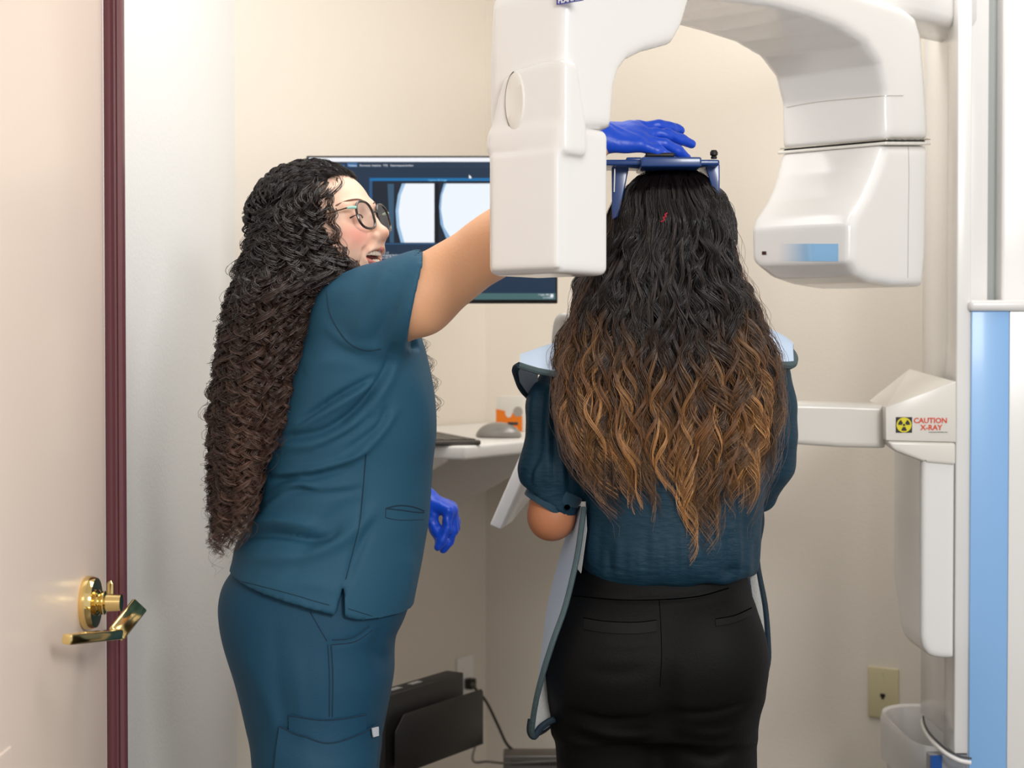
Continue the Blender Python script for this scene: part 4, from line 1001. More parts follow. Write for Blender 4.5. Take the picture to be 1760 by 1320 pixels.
for x0, x1, ya, yb, am in ((925, 915, 650, 740, .004), (938, 926, 640, 800, -.005), (950, 942, 640, 830, .005), (962, 952, 650, 835, -.005), (970, 968, 700, 845, .004), (982, 980, 720, 860, -.004), (935, 918, 780, 836, .005), (925, 912, 790, 832, -.004)):
    fl.append(fold([(x0, ya), ((x0 + x1) / 2 - 4, (ya + yb) / 2), (x1, yb)], .0055, am, Yl))
for x0, x1, ya, yb, am in ((1330, 1345, 660, 790, -.004), (1318, 1330, 700, 820, .004), (1308, 1312, 760, 840, -.004), (1345, 1350, 700, 780, .003)):
    fl.append(fold([(x0, ya), (x1, yb)], .006, am, Yl))
random.seed(4)
for x in range(1010, 1300, 17):
    j = random.uniform(-5, 5); fl.append(fold([(x + j, random.uniform(890, 940)), (x + j * .5, 985)], .0055, random.choice((-.0028, .0026)), Yl))
for k in range(34):
    x = random.uniform(1015, 1270); y = random.uniform(880, 975); fl.append(fold([(x, y), (x + random.uniform(12, 40), y + random.uniform(-3, 4))], .0022, random.uniform(-.0012, .0012), Yl))
for (a, b, c_, am) in (((1010, 860), (1012, 920), (1014, 975), .003), ((1040, 850), (1036, 900), (1040, 970), -.002), ((1280, 840), (1276, 900), (1283, 960), -.004), ((1262, 860), (1255, 920), (1262, 975), .003), ((1110, 900), (1108, 940), (1112, 985), -.002), ((1190, 900), (1186, 950), (1190, 985), .003), ((1230, 965), (1245, 978), (1262, 965), -.005)):
    fl.append(fold([a, b, c_], .009, am, Yl))
V = displace(V, Fc, fl); bl_ = np_mesh('blouse', V, Fc, M_blouse, pat); S_bl = Surf(V, Fc)
M_cuff = mat('teal_cuff_cloth', '#123c50', 0.6, bump=0.4, bscale=80, sheen=0.2)
# cuff band around the left sleeve
cv = np.array(W(948, 858, 2.603)); ax_ = np.array([-0.50, 0.0, -0.87])
pr = np.array([0.87, 0, -0.50]); rings = []
for t, r in ((-.026, .0415), (-.024, .0445), (.012, .0435), (.0145, .0425), (.0145, .037)):
    rings.append([tuple(cv + ax_ * t + pr * r * 0.98 * math.cos(2 * math.pi * k / 40) + np.array([0, 1, 0]) * r * math.sin(2 * math.pi * k / 40)) for k in range(40)])
mb = MB(); mb.add(*loft(rings)); cuff = mb.build('sleeve_cuff', M_cuff, bl_)
p = Vector(W(975, 872, 2.56)); MB().lathe([(0, 0), (.0042, 0), (.0045, .001), (.0036, .002), (0, .0016)], 20, frame(p, (1, 0, 0), (0, 0.25, 1))).build('cuff_button', M_thr, bl_)
# ---------------------------------------------------------------- lead apron
M_apr = mat('apron_pale_blue', '#bcd0e8', 0.45, var=0.03, vscale=10, bump=0.35, bscale=22, sheen=0.1)
M_lin = mat('apron_lining_grey', '#b9b8b4', 0.7, bump=0.5, bscale=240)
M_edge = mat('apron_binding_slate', '#44565a', 0.7, bump=0.8, bscale=130)
M_edgeD = mat('apron_binding_navy', '#0f2634', 0.7, bump=0.8, bscale=130)
apr = empty('lead_apron', (hcx, 2.8, 0.70), 'pale blue protective lead apron with slate edging hanging on the person with the ombre hair', 'apron')
Lk = [(872, 1003, 2.555), (900, 999, 2.545), (960, 990, 2.52), (1040, 971, 2.49), (1100, 950, 2.475), (1150, 934, 2.48), (1200, 921, 2.50), (1250, 913, 2.535), (1263, 914, 2.55)]
Lout = [(872, 992), (900, 981), (960, 962), (1040, 942), (1100, 933), (1150, 927), (1200, 921), (1250, 918), (1263, 920)]
Rk = [(872, 1306), (900, 1308), (960, 1300), (1040, 1314), (1100, 1319), (1140, 1319), (1175, 1308), (1190, 1298), (1195, 1295)]
rows = []
for (py, pxl, Yl_), (_, pxo), (pyr, pxr) in zip(Lk, Lout, Rk):
    a = W(pxl, py, Yl_); o1 = W(pxo, py - 4, 2.66); o2 = W(pxo + 14, py - 8, 2.78); r0 = W(pxr, pyr, 2.60); r1 = W(pxr + 3, pyr, 2.68)
    zz = a[2]; mid = [(hcx - .12, 2.83, zz), (hcx, 2.86, zz), (hcx + .12, 2.83, zz)]
    P = catmull([a, o1, o2, *mid, (r1[0] + .0, 2.76, r1[2]), r1, r0], 5); rows.append([tuple(p) for p in P])
rows2 = catmull([np.array(r).ravel() for r in rows], 4); rows2 = [r.reshape(-1, 3) for r in rows2]
sheet = ring_sheet([[tuple(p) for p in r] for r in rows2], M_apr, 'apron_panel', apr, 0.005)
ed = MB().tube([r[0] + np.array([.001, -.001, 0]) for r in rows2], .0045, 8, flat=1).build('left_binding', M_edge, apr)
ed = MB().tube([r[-1] for r in rows2], .0055, 8).build('right_binding', M_edgeD, apr)
ed = MB().tube([p for p in rows2[-1]], .0055, 8).build('hem_binding', M_edgeD, apr)
# folded corner at the lower left, lining showing
c0_ = [W(913, 1250, 2.553), W(921, 1262, 2.553), W(932, 1245, 2.57), W(945, 1238, 2.585)]
MB().tube(catmull([tuple(W(x, y, Yq)) for x, y, Yq in ((913, 1236, 2.552), (911, 1256, 2.55), (918, 1266, 2.552), (930, 1250, 2.556), (948, 1238, 2.562), (962, 1236, 2.57))], 5), .0055, 8).build('corner_binding', M_edgeD, apr)
ring_sheet([[tuple(W(x, y, Yq)) for x, y, Yq in ((937, 1160, 2.56), (945, 1160, 2.565), (955, 1160, 2.58))], [tuple(W(x, y, Yq)) for x, y, Yq in ((922, 1215, 2.56), (934, 1215, 2.565), (950, 1212, 2.58))], [tuple(W(x, y, Yq)) for x, y, Yq in ((918, 1262, 2.56), (929, 1248, 2.565), (948, 1236, 2.58))]], M_lin, 'lining_flap', apr, .002)
ring_sheet([[tuple(W(x, y, Yq)) for x, y, Yq in ((1284, 950, 2.60), (1292, 952, 2.597), (1301, 958, 2.599))], [tuple(W(x, y, Yq)) for x, y, Yq in ((1296, 1040, 2.60), (1304, 1040, 2.597), (1312, 1040, 2.599))], [tuple(W(x, y, Yq)) for x, y, Yq in ((1306, 1110, 2.60), (1311, 1112, 2.597), (1315, 1112, 2.599))]], M_lin, 'lining_strip', apr, .002)
ring_sheet([[tuple(W(x, y, Yq)) for x, y, Yq in ((1000, 862, 2.562), (1007, 862, 2.556))], [tuple(W(x, y, Yq)) for x, y, Yq in ((1000, 910, 2.562), (1009, 912, 2.556))], [tuple(W(x, y, Yq)) for x, y, Yq in ((992, 975, 2.557), (999, 985, 2.55))]], M_lin, 'lining_strip', apr, .002)
# shoulder cape: two wings
def wing(tip, neck, backe, fronte, name):
    rows = []
    for i in range(9):
        u = i / 8
        r = []
        for j in range(9):
            v = j / 8; b = catmull([np.array(q) for q in backe], 8); f = catmull([np.array(q) for q in fronte], 8)
            pb_ = b[int(u * (len(b) - 1))]; pf = f[int(u * (len(f) - 1))]
            p = pb_ * (1 - v) + pf * v; p[2] += 0.035 * math.sin(v * math.pi) * (1 - 0.55 * u); r.append(tuple(p))
        rows.append(r)
    ring_sheet(rows, M_apr, name, apr, 0.006); return rows
bL = [W(1045, 600, 2.56), W(1005, 655, 2.545), W(965, 645, 2.535), W(925, 638, 2.53), W(893, 628, 2.535)]
fL = [W(1060, 560, 2.68), W(1010, 570, 2.70), W(970, 588, 2.70), W(930, 605, 2.69), W(896, 622, 2.66)]
rw = wing(None, None, bL, fL, 'shoulder_wing')
MB().tube([r[0] for r in rw], .0052, 8).build('wing_binding', M_edge, apr)
MB().tube(catmull([W(893, 628, 2.535), W(886, 634, 2.55), W(888, 645, 2.58), W(897, 668, 2.62), W(912, 684, 2.65)], 6), .0058, 8).build('wing_binding', M_edgeD, apr)
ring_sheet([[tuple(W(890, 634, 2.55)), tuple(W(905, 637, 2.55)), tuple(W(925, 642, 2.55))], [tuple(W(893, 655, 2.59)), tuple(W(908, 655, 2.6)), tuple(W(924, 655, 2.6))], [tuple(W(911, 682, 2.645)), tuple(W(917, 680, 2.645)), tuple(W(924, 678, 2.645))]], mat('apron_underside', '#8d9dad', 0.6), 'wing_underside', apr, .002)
bR = [W(1260, 600, 2.56), W(1295, 625, 2.545), W(1325, 628, 2.545), W(1345, 626, 2.55), W(1361, 625, 2.56)]
fR = [W(1250, 560, 2.68), W(1290, 565, 2.70), W(1325, 580, 2.69), W(1345, 590, 2.67), W(1358, 602, 2.64)]
rw = wing(None, None, bR, fR, 'shoulder_wing')
MB().tube([r[0] for r in rw[3:]], .005, 8).build('wing_binding', M_edge, apr)
MB().tube(catmull([W(1340, 626, 2.55), W(1358, 628, 2.555), W(1365, 620, 2.57), W(1362, 608, 2.60), W(1352, 596, 2.63)], 6), .0065, 8).build('wing_binding', M_edge, apr)
# ---------------------------------------------------------------- hair of the patient
rng = np.random.default_rng(7)
ENV = np.array([(292, 1118, 1196), (300, 1092, 1216), (320, 1074, 1232), (345, 1064, 1246), (375, 1056, 1262), (410, 1046, 1268), (450, 1030, 1272), (490, 1006, 1288), (525, 992, 1304), (555, 984, 1310), (590, 974, 1324), (620, 962, 1336), (660, 962, 1338), (700, 958, 1342), (740, 968, 1336), (780, 978, 1326), (820, 1000, 1316), (860, 1030, 1300), (900, 1060, 1285)], float)
YH_ = 2.53
ez = np.array([W(0, p, YH_)[2] for p in ENV[:, 0]]); el = np.array([W(a, p, YH_)[0] for p, a, b in ENV]); er = np.array([W(b, p, YH_)[0] for p, a, b in ENV])
def env(z): return np.interp(-z, -ez, el), np.interp(-z, -ez, er)
zy = np.array([W(0, p, YH_)[2] for p in (288, 300, 330, 380, 440, 520, 600, 700, 800, 900)])
yb = np.array([2.60, 2.545, 2.515, 2.502, 2.500, 2.495, 2.488, 2.484, 2.482, 2.482])    # rearmost hair, nearest the lens
yf = np.array([2.60, 2.66, 2.69, 2.70, 2.69, 2.64, 2.58, 2.55, 2.53, 2.52])
def yback(z): return np.interp(-z, -zy, yb)
def yfront(z): return np.interp(-z, -zy, yf)
# dark mass under the locks
F = Field(axis(-0.02, 0.5, 0.005), axis(2.46, 2.74, 0.005), axis(1.14, 1.66, 0.005))
rows = []
for py in (294, 302, 320, 350, 400, 450, 500, 550, 590, 620, 640, 655):
    z = W(0, py, YH_)[2]; l, r = env(z); sh_ = (0.004 if py < 480 else 0.022 + (py - 480) * 0.00013); y0, y1 = yback(z) + .014, yfront(z)
    if py > 500: y0 += .010
    rows.append((z, (l + r) / 2 + (0.01 if py > 560 else 0), (y0 + y1) / 2, (r - l) / 2 - sh_ - max(0, py - 500) * .00022 - .002, max(.012, (y1 - y0) / 2)))
F.stack(rows, 0.01, 2.1)
# keep the face side open
F.ell((hcx, YP + .10, hcz - .05), (.066, .075, .10), 0.015, 's')
V, Fc = F.mesh(2); np_mesh('hair_underlayer', V, Fc, M_hairbase, pat)
def patient_hair(nt, nsub, ns, K=72):
    P = []; Rr = []; Cs = []
    cA, cB, cC, cD = [np.array(hx(h)) for h in ('#171110', '#3b291f', '#a06c38', '#d6a266')]
    z0 = W(0, 292, YH_)[2]; t = np.linspace(0, 1, K)
    for i in range(nt):
        a0 = -1 + 2 * ((i * 0.618034) % 1.0); layer = (i / nt)            # 0 deep .. 1 outermost
        lam = rng.uniform(.070, .115); ph = rng.uniform(0, 6.28); amp = rng.uniform(.0035, .0095); hnd = rng.choice((-1, 1)) * rng.uniform(.3, 1); bend = rng.uniform(-.08, .08); bf = rng.uniform(5, 9); bp = rng.uniform(0, 6)
        zlen = 840 + 58 * math.exp(-((a0 - .35) / .42) ** 2) - 22 * abs(a0) ** 3 + rng.normal(0, 30)
        if rng.random() < .34: zlen -= rng.uniform(30, 130)
        zend0 = W(0, zlen, YH_)[2]; gold0 = rng.random(); zs0 = z0 - (rng.random() ** 1.3) * (0.13 if layer < .8 else .05)
        br0 = rng.uniform(.45, 1.6); amp *= 1.45 if rng.random() < .35 else 1
        for b in range(nsub):
            da, dd = rng.normal(0, .022), rng.uniform(0, 1); phs = ph + rng.normal(0, .13); tend = zend0 + rng.uniform(0, .05) * (b > 0)
            z = zs0 + (tend - zs0) * t; s = z0 - z; l, r = env(z); cx = (l + r) / 2; hw = (r - l) / 2
            aa = np.clip(a0 + da * 1.0 + bend * np.sin(s * bf + bp) * np.clip(s / .2, 0, 1), -1.04, 1.04)
            rnd = 1 - np.sqrt(np.clip(1 - aa ** 2, 0, 1)); grow = np.clip((s - .02) / .12, 0.08, 1.15)
            arg = 2 * math.pi * (s + .02 * np.sin(s * 11 + ph)) / lam + phs
            wx, wy = amp * grow * np.sin(arg), amp * .85 * hnd * grow * np.cos(arg)
            off = rng.normal(0, .0030, 2) * np.clip(1.2 - t * .8, .3, 1)[:, None]
            bx = cx + hw * aa + wx + off[:, 0]; by = yback(z) + (yfront(z) - yback(z)) * rnd * .75 + (1 - layer) * .022 + wy + off[:, 1] - .004
            rad = rng.uniform(.0022, .0042) * np.clip(1.3 - t ** 2.5 * 1.2, .12, 1) * np.clip(.6 + s * 3, .6, 1)
            gold = np.clip(gold0 * .5 + rng.uniform(0, .5) + rng.normal(0, .1), 0, 1); br1 = br0 * rng.uniform(.7, 1.3)
            for k in range(ns):
                th = rng.uniform(0, 6.28); q = rng.random() ** .5; tw = rng.uniform(-1.5, 1.5); fl = rng.random()
                loose = 1 + (fl < .2) * rng.uniform(1, 6) * t
                ph2 = rng.uniform(0, 6.28); fz = .0006 + (fl < .2) * .0020
                X = bx + rad * q * loose * np.cos(th + tw * t) + fz * np.sin(s * 60 + ph2); Yy = by + rad * q * loose * np.sin(th + tw * t) + fz * np.cos(s * 55 + ph2)
                te = rng.uniform(.93, 1.04)
                P.append(np.stack([X, Yy, z0 - (z0 - z) * (1 + (te - 1) * t)], 1)); Rr.append((.00055 if fl > .2 else .00032) * np.clip(1.1 - t ** 5, .25, 1) * rng.uniform(.8, 1.25))
                edge = abs(a0)
                m = np.clip((s - (.24 - .09 * edge)) / .16, 0, 1)[:, None]; m2 = (np.clip((s - (.40 - .15 * edge - .10 * gold)) / .17, 0, 1)[:, None]) * np.clip(gold * 1.5 - .32, 0, 1)
                c = cA * (1 - m) + cB * m; c = c * (1 - m2) + (cC if rng.random() < .65 else cD) * m2
                Cs.append(c * br1 * rng.uniform(.6, 1.45))
    return np.array(P), np.array(Rr), np.array(Cs)
P, R_, Cc = patient_hair(140, 4, 15)
strands('hair', P, R_, Cc, M_hairP, pat)
# a few bright, loosely waved locks lying outermost
def accent(n):
    P = []; Rr = []; Cs = []; K = 72; z0 = W(0, 292, YH_)[2]; t = np.linspace(0, 1, K)
    for i in range(n):
        a = -1 + 2 * ((i * .618034 + .31) % 1.0); zs = W(0, rng.uniform(380, 560), YH_)[2]; ze = W(0, rng.uniform(720, 875) - 40 * a * a, YH_)[2]
        z = zs + (ze - zs) * t; s = z0 - z; l, r = env(z); lam = rng.uniform(.075, .115); ph = rng.uniform(0, 6.28); amp = rng.uniform(.006, .0125) * np.clip(t * 3, .1, 1); hd = rng.choice((-1, 1))
        ar = 2 * math.pi * s / lam + ph; bx = (l + r) / 2 + (r - l) / 2 * a * .99 + amp * np.sin(ar); rnd = 1 - np.sqrt(np.clip(1 - a * a, 0, 1)); by = yback(z) + (yfront(z) - yback(z)) * rnd * .72 - .0085 + hd * .5 * amp * np.cos(ar)
        rad = rng.uniform(.0016, .0032) * np.clip(1.2 - t ** 3 * 1.1, .15, 1); col = np.array(hx('#8a5c34')) if i % 3 else np.array(hx('#c08a54')); dk = np.array(hx('#2c1f19'))
        for k in range(15):
            th = rng.uniform(0, 6.28); q = rng.random() ** .5; st = 1 + (rng.random() < .2) * rng.uniform(1, 4) * t
            P.append(np.stack([bx + rad * q * st * np.cos(th), by + rad * q * st * np.sin(th), z + rng.normal(0, .003)], 1)); Rr.append(.00046 * np.clip(1.1 - t ** 5, .25, 1))
            m = np.clip((s - .27 + .08 * abs(a)) / .16, 0, 1)[:, None]; Cs.append((dk * (1 - m) + col * m) * rng.uniform(.6, 1.4))
    return np.array(P), np.array(Rr), np.array(Cs)
P, R_, Cc = accent(46); strands('hair_highlights', P, R_, Cc, M_hairP, pat)
# flyaways that leave the outline
for i in range(170):
    if i % 85 == 0: P = []; Rr = []; Cs = []; K = 60; t = np.linspace(0, 1, K)
    sd = 1 if i < 85 else -1; zs = W(0, rng.uniform(310, 700), YH_)[2]; z = zs - t * rng.uniform(.08, .24); l, r = env(z); bulge = rng.uniform(.004, .018) * np.sin(math.pi * np.clip(t * rng.uniform(.8, 1.3), 0, 1)) + .003 * np.sin(t * rng.uniform(8, 20) + i)
    x = (r + bulge - .004) if sd > 0 else (l - bulge + .004)
    P.append(np.stack([x, yback(z) * .5 + yfront(z) * .5 + rng.uniform(-.04, .03) + .004 * np.sin(t * 9 + i), z], 1)); Rr.append(np.full(K, .00026)); Cs.append(np.tile(np.array(hx('#5a4030')) * rng.uniform(.5, 1.5), (K, 1)))
    if i % 85 == 84: strands('flyaway_hair', np.array(P), np.array(Rr), np.array(Cs), M_hairP, pat)
# crown: strands combed from the parting over the head
P = []; Rr = []; Cs = []
for i in range(2600):
    K = 26; az = rng.uniform(-math.pi * .98, -0.02 * math.pi) if rng.random() < .8 else rng.uniform(-math.pi, math.pi); t = np.linspace(0.0, 1, K)
    top = np.array([hcx - .004 + rng.normal(0, .006), YP - .03 + rng.uniform(-.03, .06), 0]); zt_ = W(0, 290, YH_)[2]
    th = t * rng.uniform(1.15, 1.75)
    l, r = env(zt_ - .10 * np.ones(1)); rx = (r[0] - l[0]) / 2 * 1.0; ry = .098; rz = .105
    X = hcx + (rx * np.sin(th)) * math.cos(az) + (top[0] - hcx) * (1 - t) + .004 * np.sin(th * 9 + (i // 40) * 1.7) * np.sin(th)
    Yy = YP - .01 + ry * np.sin(th) * math.sin(az) + (top[1] - YP + .01) * (1 - t) * .4
    Zz = zt_ - .100 + rz * np.cos(th) + rng.uniform(-.003, .002) + .003 * np.sin(th * 8 + (i // 40) * 2.3)
    P.append(np.stack([X, Yy, Zz], 1)); Rr.append(np.full(K, .00048)); Cs.append(np.tile(np.array(hx('#1c1513')) * rng.uniform(.5, 1.7), (K, 1)))
strands('crown_hair', np.array(P), np.array(Rr), np.array(Cs), M_hairP, pat)
# small red hair tie glimpsed at the back of the head
rt = [W(1147, 366, 2.490), W(1143, 369, 2.488), W(1145, 372, 2.488), W(1140, 374, 2.488), W(1142, 378, 2.488), W(1136, 381, 2.490)]
MB().tube(catmull(rt, 5), .0009, 6).build('red_hair_tie', mat('red_elastic', '#c01030', 0.5), pat)
# ================================================================ the assistant
YA = 2.66
ast = empty('person', (W(560, 700, YA)[0], YA, 0.0), 'person with long dark curls, glasses and blue gloves in teal scrubs, smiling and reaching out', 'person')
M_scrub = mat('teal_scrub_cloth', '#27566f', 0.66, var=0.04, vscale=10, bump=0.2, bscale=420, spec=0.3)
M_scrubD = mat('teal_scrub_trouser', '#1b4a64', 0.62, var=0.04, vscale=10, bump=0.2, bscale=420, spec=0.3)
M_hairA = mat('curly_dark_hair', '#1d1512', 0.27, attr='col', spec=0.8)
th_, ph_ = math.radians(21), math.radians(11)
hF = np.array([math.cos(th_) * math.cos(ph_), -math.sin(th_) * math.cos(ph_), math.sin(ph_)])
hL = np.array([math.sin(th_), math.cos(th_), 0.0]); hU = np.cross(hF, hL); HR = np.stack([hF, hL, hU], 1)
hO = W(548, 384, YA)
def hp(x, y, z): return hO + HR @ np.array([x, y, z])
def head(F, g=0.0):
    E = lambda c, r, k=.02, mode='u', a=0.0: F.ell(hp(*c), [q + g for q in r], k, mode, HR)
    Ch = lambda P, r, k=.01, mode='u': F.chain([hp(*p) for p in P], [q + g for q in r], k, mode)
    E((-.012, 0, .012), (.090, .073, .074)); E((.026, 0, .010), (.062, .064, .062), .03); E((.032, 0, -.040), (.058, .056, .070), .03)
    E((.066, 0, -.100), (.026, .026, .018), .03)
    for s in (-1, 1):
        E((.062, s * .036, -.045), (.026, .024, .026), .02)           # cheek, lifted by the smile
        E((.030, s * .052, -.075), (.030, .016, .030), .03)           # jaw
        E((.098, s * .032, -.010), (.016, .017, .012), .010, 's')     # eye socket
        E((.076, s * .032, -.012), (.0145, .016, .0135), .004)        # closed lids over the eye
        E((-.008, s * .072, -.012), (.018, .008, .030), .006)
    Ch([(.074, -.046, .008), (.084, -.024, .011), (.085, 0, .008), (.084, .024, .011), (.074, .046, .008)], [.004, .005, .004, .005, .004], .014)
    Ch([(.084, 0, .000), (.095, 0, -.018), (.106, 0, -.037)], [.0062, .0072, .0100], .010)
    E((.1085, 0, -.041), (.0110, .0115, .0100), .006)
    for s in (-1, 1):
        E((.098, s * .0125, -.045), (.0105, .0070, .0075), .006); E((.101, s * .0075, -.0535), (.006, .0035, .004), .003, 's')
    E((.078, 0, -.068), (.026, .034, .018), .02)
    E((.097, 0, -.0760), (.022, .0310, .0105), .005, 's')            # the open smile
    for s in (-1, 1): Ch([(.100, s * .019, -.050), (.088, s * .033, -.066), (.080, s * .034, -.082)], [.0015, .0022, .001], .008, 's')
    Ch([(-.02, 0, -.06), (-.045, 0, -.20)], [.052, .058], .03)
ARM = [W(612, 540, 2.56), W(655, 534, 2.53), W(718, 511, 2.50), W(845, 424, 2.49), W(930, 340, 2.50), W(1012, 256, 2.555)]
ARR = [.058, .058, .0570, .0455, .0395, .026]
WRr = W(1014, 238, 2.56)
FAR = [W(600, 535, 2.80), W(600, 680, 2.86), W(612, 800, 2.87), W(718, 856, 2.85)]
def trunkA(F, g=0.0):
    rows = [(505, 560, 665), (540, 530, 690), (600, 515, 705), (680, 490, 725), (760, 475, 720), (840, 462, 715), (900, 450, 710), (960, 420, 700), (1020, 400, 690), (1080, 396, 675)]
    dep = [(YA, .10), (YA, .145), (YA, .155), (YA, .15), (YA, .135), (YA, .125), (YA, .13), (YA, .14), (YA, .148), (YA, .15)]
    F.stack(patient_rows(rows, dep), 0.03, 2.2, g)
x0a, x1a = -0.50, 0.34
F = Field(axis(x0a, x1a, 0.005, ((hO[0] + .03, hO[0] + .13, .0017), (0.10, 0.34, .0035))), axis(2.40, 2.99, 0.005, ((2.57, 2.70, .0024),)), axis(0.0, 1.86, 0.005, ((hO[2] - .10, hO[2] + .06, .0019), (1.60, 1.78, .0035), (1.04, 1.16, .0035))))
trunkA(F); head(F); F.chain(ARM, [q - .0005 for q in ARR], 0.02); F.chain([ARM[-1], WRr], [.026, .024], .015)
F.chain(FAR, [.05, .040, .036, .025], 0.02)
HNDR = dict(fwd=(1, .10, .05), up=(-.12, -.62, .78), side=(0, .78, .62), s=.98, curl=((.10, .22, .10), (.16, .24, .14), (.22, .28, .16), (.24, .30, .18)), thumb=(.12, .20), spread=.30)
HNDL = dict(fwd=(.93, -.22, -.30), up=(.40, -.10, .91), side=(.1, -1, -.1), s=.80, curl=((1.30, .35, .2), (1.2, .45, .3), (1.1, .65, .4), (1.0, .8, .5)), thumb=(.20, .85), spread=.12)
hand(F, WRr, grow=-.0022, **HNDR); hand(F, FAR[-1], grow=-.0022, **HNDL)
legx = [W(545, 1320, YA)[0]]
for yy in (2.57, 2.75):
    F.chain([(legx[0] + .01, yy, .80), (legx[0] - .005, yy, .46), (legx[0] - .025, yy, .10)], [.078, .052, .038], .03)
    F.chain([(legx[0] - .04, yy, .045), (legx[0] + .12, yy, .035)], [.036, .03], .03)
F.op(lambda X, Y, Z: 0.012 - Z + 0 * X + 0 * Y, (-1,) * 3, (9, 9, .05), 0.004, 'i')
V, Fc = F.mesh(1)
def skinA(V):
    L = (V - hO) @ HR; base = np.array(hx('#ebb38b')); c = np.tile(base, (len(V), 1)); face = np.array(hx('#f5cbb2'))
    near = np.clip(1 - (np.linalg.norm(V - hO, axis=1) - .13) / .04, 0, 1)[:, None]; c = c * (1 - near) + face * near
    def blend(cen, rad, col, amt):
        d = np.sqrt((((L - np.array(cen)) / np.array(rad)) ** 2).sum(1)); w_ = (np.clip(1.25 - d, 0, 1) * amt)[:, None]; return w_, np.array(hx(col))
    for cen, rad, col, amt in [((.075, -.040, -.042), (.03, .03, .022), '#e58f80', .85), ((.075, .040, -.042), (.03, .03, .022), '#e58f80', .85), ((.118, 0, -.046), (.014, .014, .012), '#e59a84', .5),
                               ((.080, -.040, -.012), (.02, .012, .010), '#b8694e', .55), ((.080, .040, -.012), (.02, .012, .010), '#b8694e', .55)]:
        w_, q = blend(cen, rad, col, amt); c = c * (1 - w_) + q * w_
    # brows and the baby hair at the temple
    return c
np_mesh('body', V, Fc, M_skin, ast, colors=skinA(V)); S_face = Surf(V, Fc)
# lips, teeth, lashes, brows
M_lip = mat('lips_rose', '#cf8076', 0.35, sub=0.1); M_teeth = mat('teeth', '#f3ead8', 0.25, spec=0.5); M_mouth = mat('mouth_inner', '#5a1f1c', 0.6)
def local_solid(name, fn, lo, hi, res, m, par):
    F = Field(axis(lo[0], hi[0], res), axis(lo[1], hi[1], res), axis(lo[2], hi[2], res)); fn(F); V, Fc = F.mesh(1)
    return np_mesh(name, V @ HR.T + hO, Fc, m, par)
local_solid('lips', lambda F: (F.chain([(.0725, -.0350, -.0625), (.0940, -.016, -.0645), (.1015, -.004, -.0640), (.1010, 0, -.0648), (.1015, .004, -.0640), (.0940, .016, -.0645), (.0725, .0350, -.0625)], [.0010, .0026, .0031, .0028, .0031, .0026, .0010], .003),
                               F.chain([(.0725, -.0350, -.0630), (.0875, -.021, -.0830), (.0960, 0, -.0905), (.0875, .021, -.0830), (.0725, .0350, -.0630)], [.0010, .0033, .0040, .0033, .0010], .003)), (.07, -.04, -.105), (.115, .04, -.05), .0011, M_lip, ast)
local_solid('mouth_interior', lambda F: F.ell((.078, 0, -.0775), (.012, .023, .010), .002), (.055, -.03, -.095), (.10, .03, -.06), .0015, M_mouth, ast)
te = MB()
def tooth(yy, z0_, h, w_, x):
    Mh = Matrix(((*HR[0], hO[0]), (*HR[1], hO[1]), (*HR[2], hO[2]), (0, 0, 0, 1)))
    te.box((x - .006, yy - w_ / 2, z0_ - h), (x, yy + w_ / 2, z0_), Mh)
for k in range(-4, 5):
    tooth(k * .0050, -.0660, .0082 - abs(k) * .0004, .0046, .0965 - (k * .0050) ** 2 * 22)
    tooth(k * .0046, -.0795, .0045, .0042, .0930 - (k * .0050) ** 2 * 22)
te.build('teeth', M_teeth, ast, bevel=.0009)
M_lash = mat('lash_dark', '#1a100d', 0.6)
def S_brow(s, y, z):
    o = Vector(hp(.2, s * y, z)); d = Vector(-hF); p_, n_, i_, d_ = S_face.t.ray_cast(o, d); return (p_ if p_ is not None else o) + Vector(hF) * .0004
for s in (-1, 1):
    MB().tube(catmull([hp(.0800, s * .0485, -.0125), hp(.0870, s * .040, -.0090), hp(.0905, s * .031, -.0085), hp(.0895, s * .022, -.0120)], 6), .0013, 6).build('eyelashes', M_lash, ast)
    bw = [S_brow(s, .058, .010), S_brow(s, .046, .0155), S_brow(s, .030, .0165), S_brow(s, .016, .013)]
    MB().tube(catmull(bw, 6), [.0006] + [.0014] * 16 + [.0010] * 2, 8, flat=.6).build('eyebrow', mat('brow_brown', '#7a5545', 0.8) if s < 0 else bpy.data.materials['brow_brown'], ast)
# gloves
def gl_mesh(wr_, kw, prev, lo, hi, name):
    F = Field(axis(lo[0], hi[0], .0026), axis(lo[1], hi[1], .0026), axis(lo[2], hi[2], .0026)); hand(F, wr_, grow=.0010, **kw); f = np.array(kw['fwd'], float); f /= np.linalg.norm(f)
    d = np.asarray(wr_) - np.asarray(prev); d /= np.linalg.norm(d)
    F.chain([wr_, wr_ - d * .045], [.0275, .0295], .015); F.chain([wr_ - d * .043, wr_ - d * .047], [.0305, .0305], .003)
    V, Fc = F.mesh(1)
    N = vnormals(V, Fc); V = V + N * (.0007 * np.sin(V @ np.array([180., 90, 140]) + 2 * np.sin(V @ np.array([40., 120, 60]))))[:, None]
    return np_mesh(name, V, Fc, M_glove, ast)
g1 = gl_mesh(WRr, HNDR, ARM[-2], (.02, 2.46, 1.60), (.34, 2.72, 1.80), 'glove')
g2 = gl_mesh(FAR[-1], HNDL, FAR[-2], (-.24, 2.70, 0.98), (.02, 2.97, 1.22), 'glove')
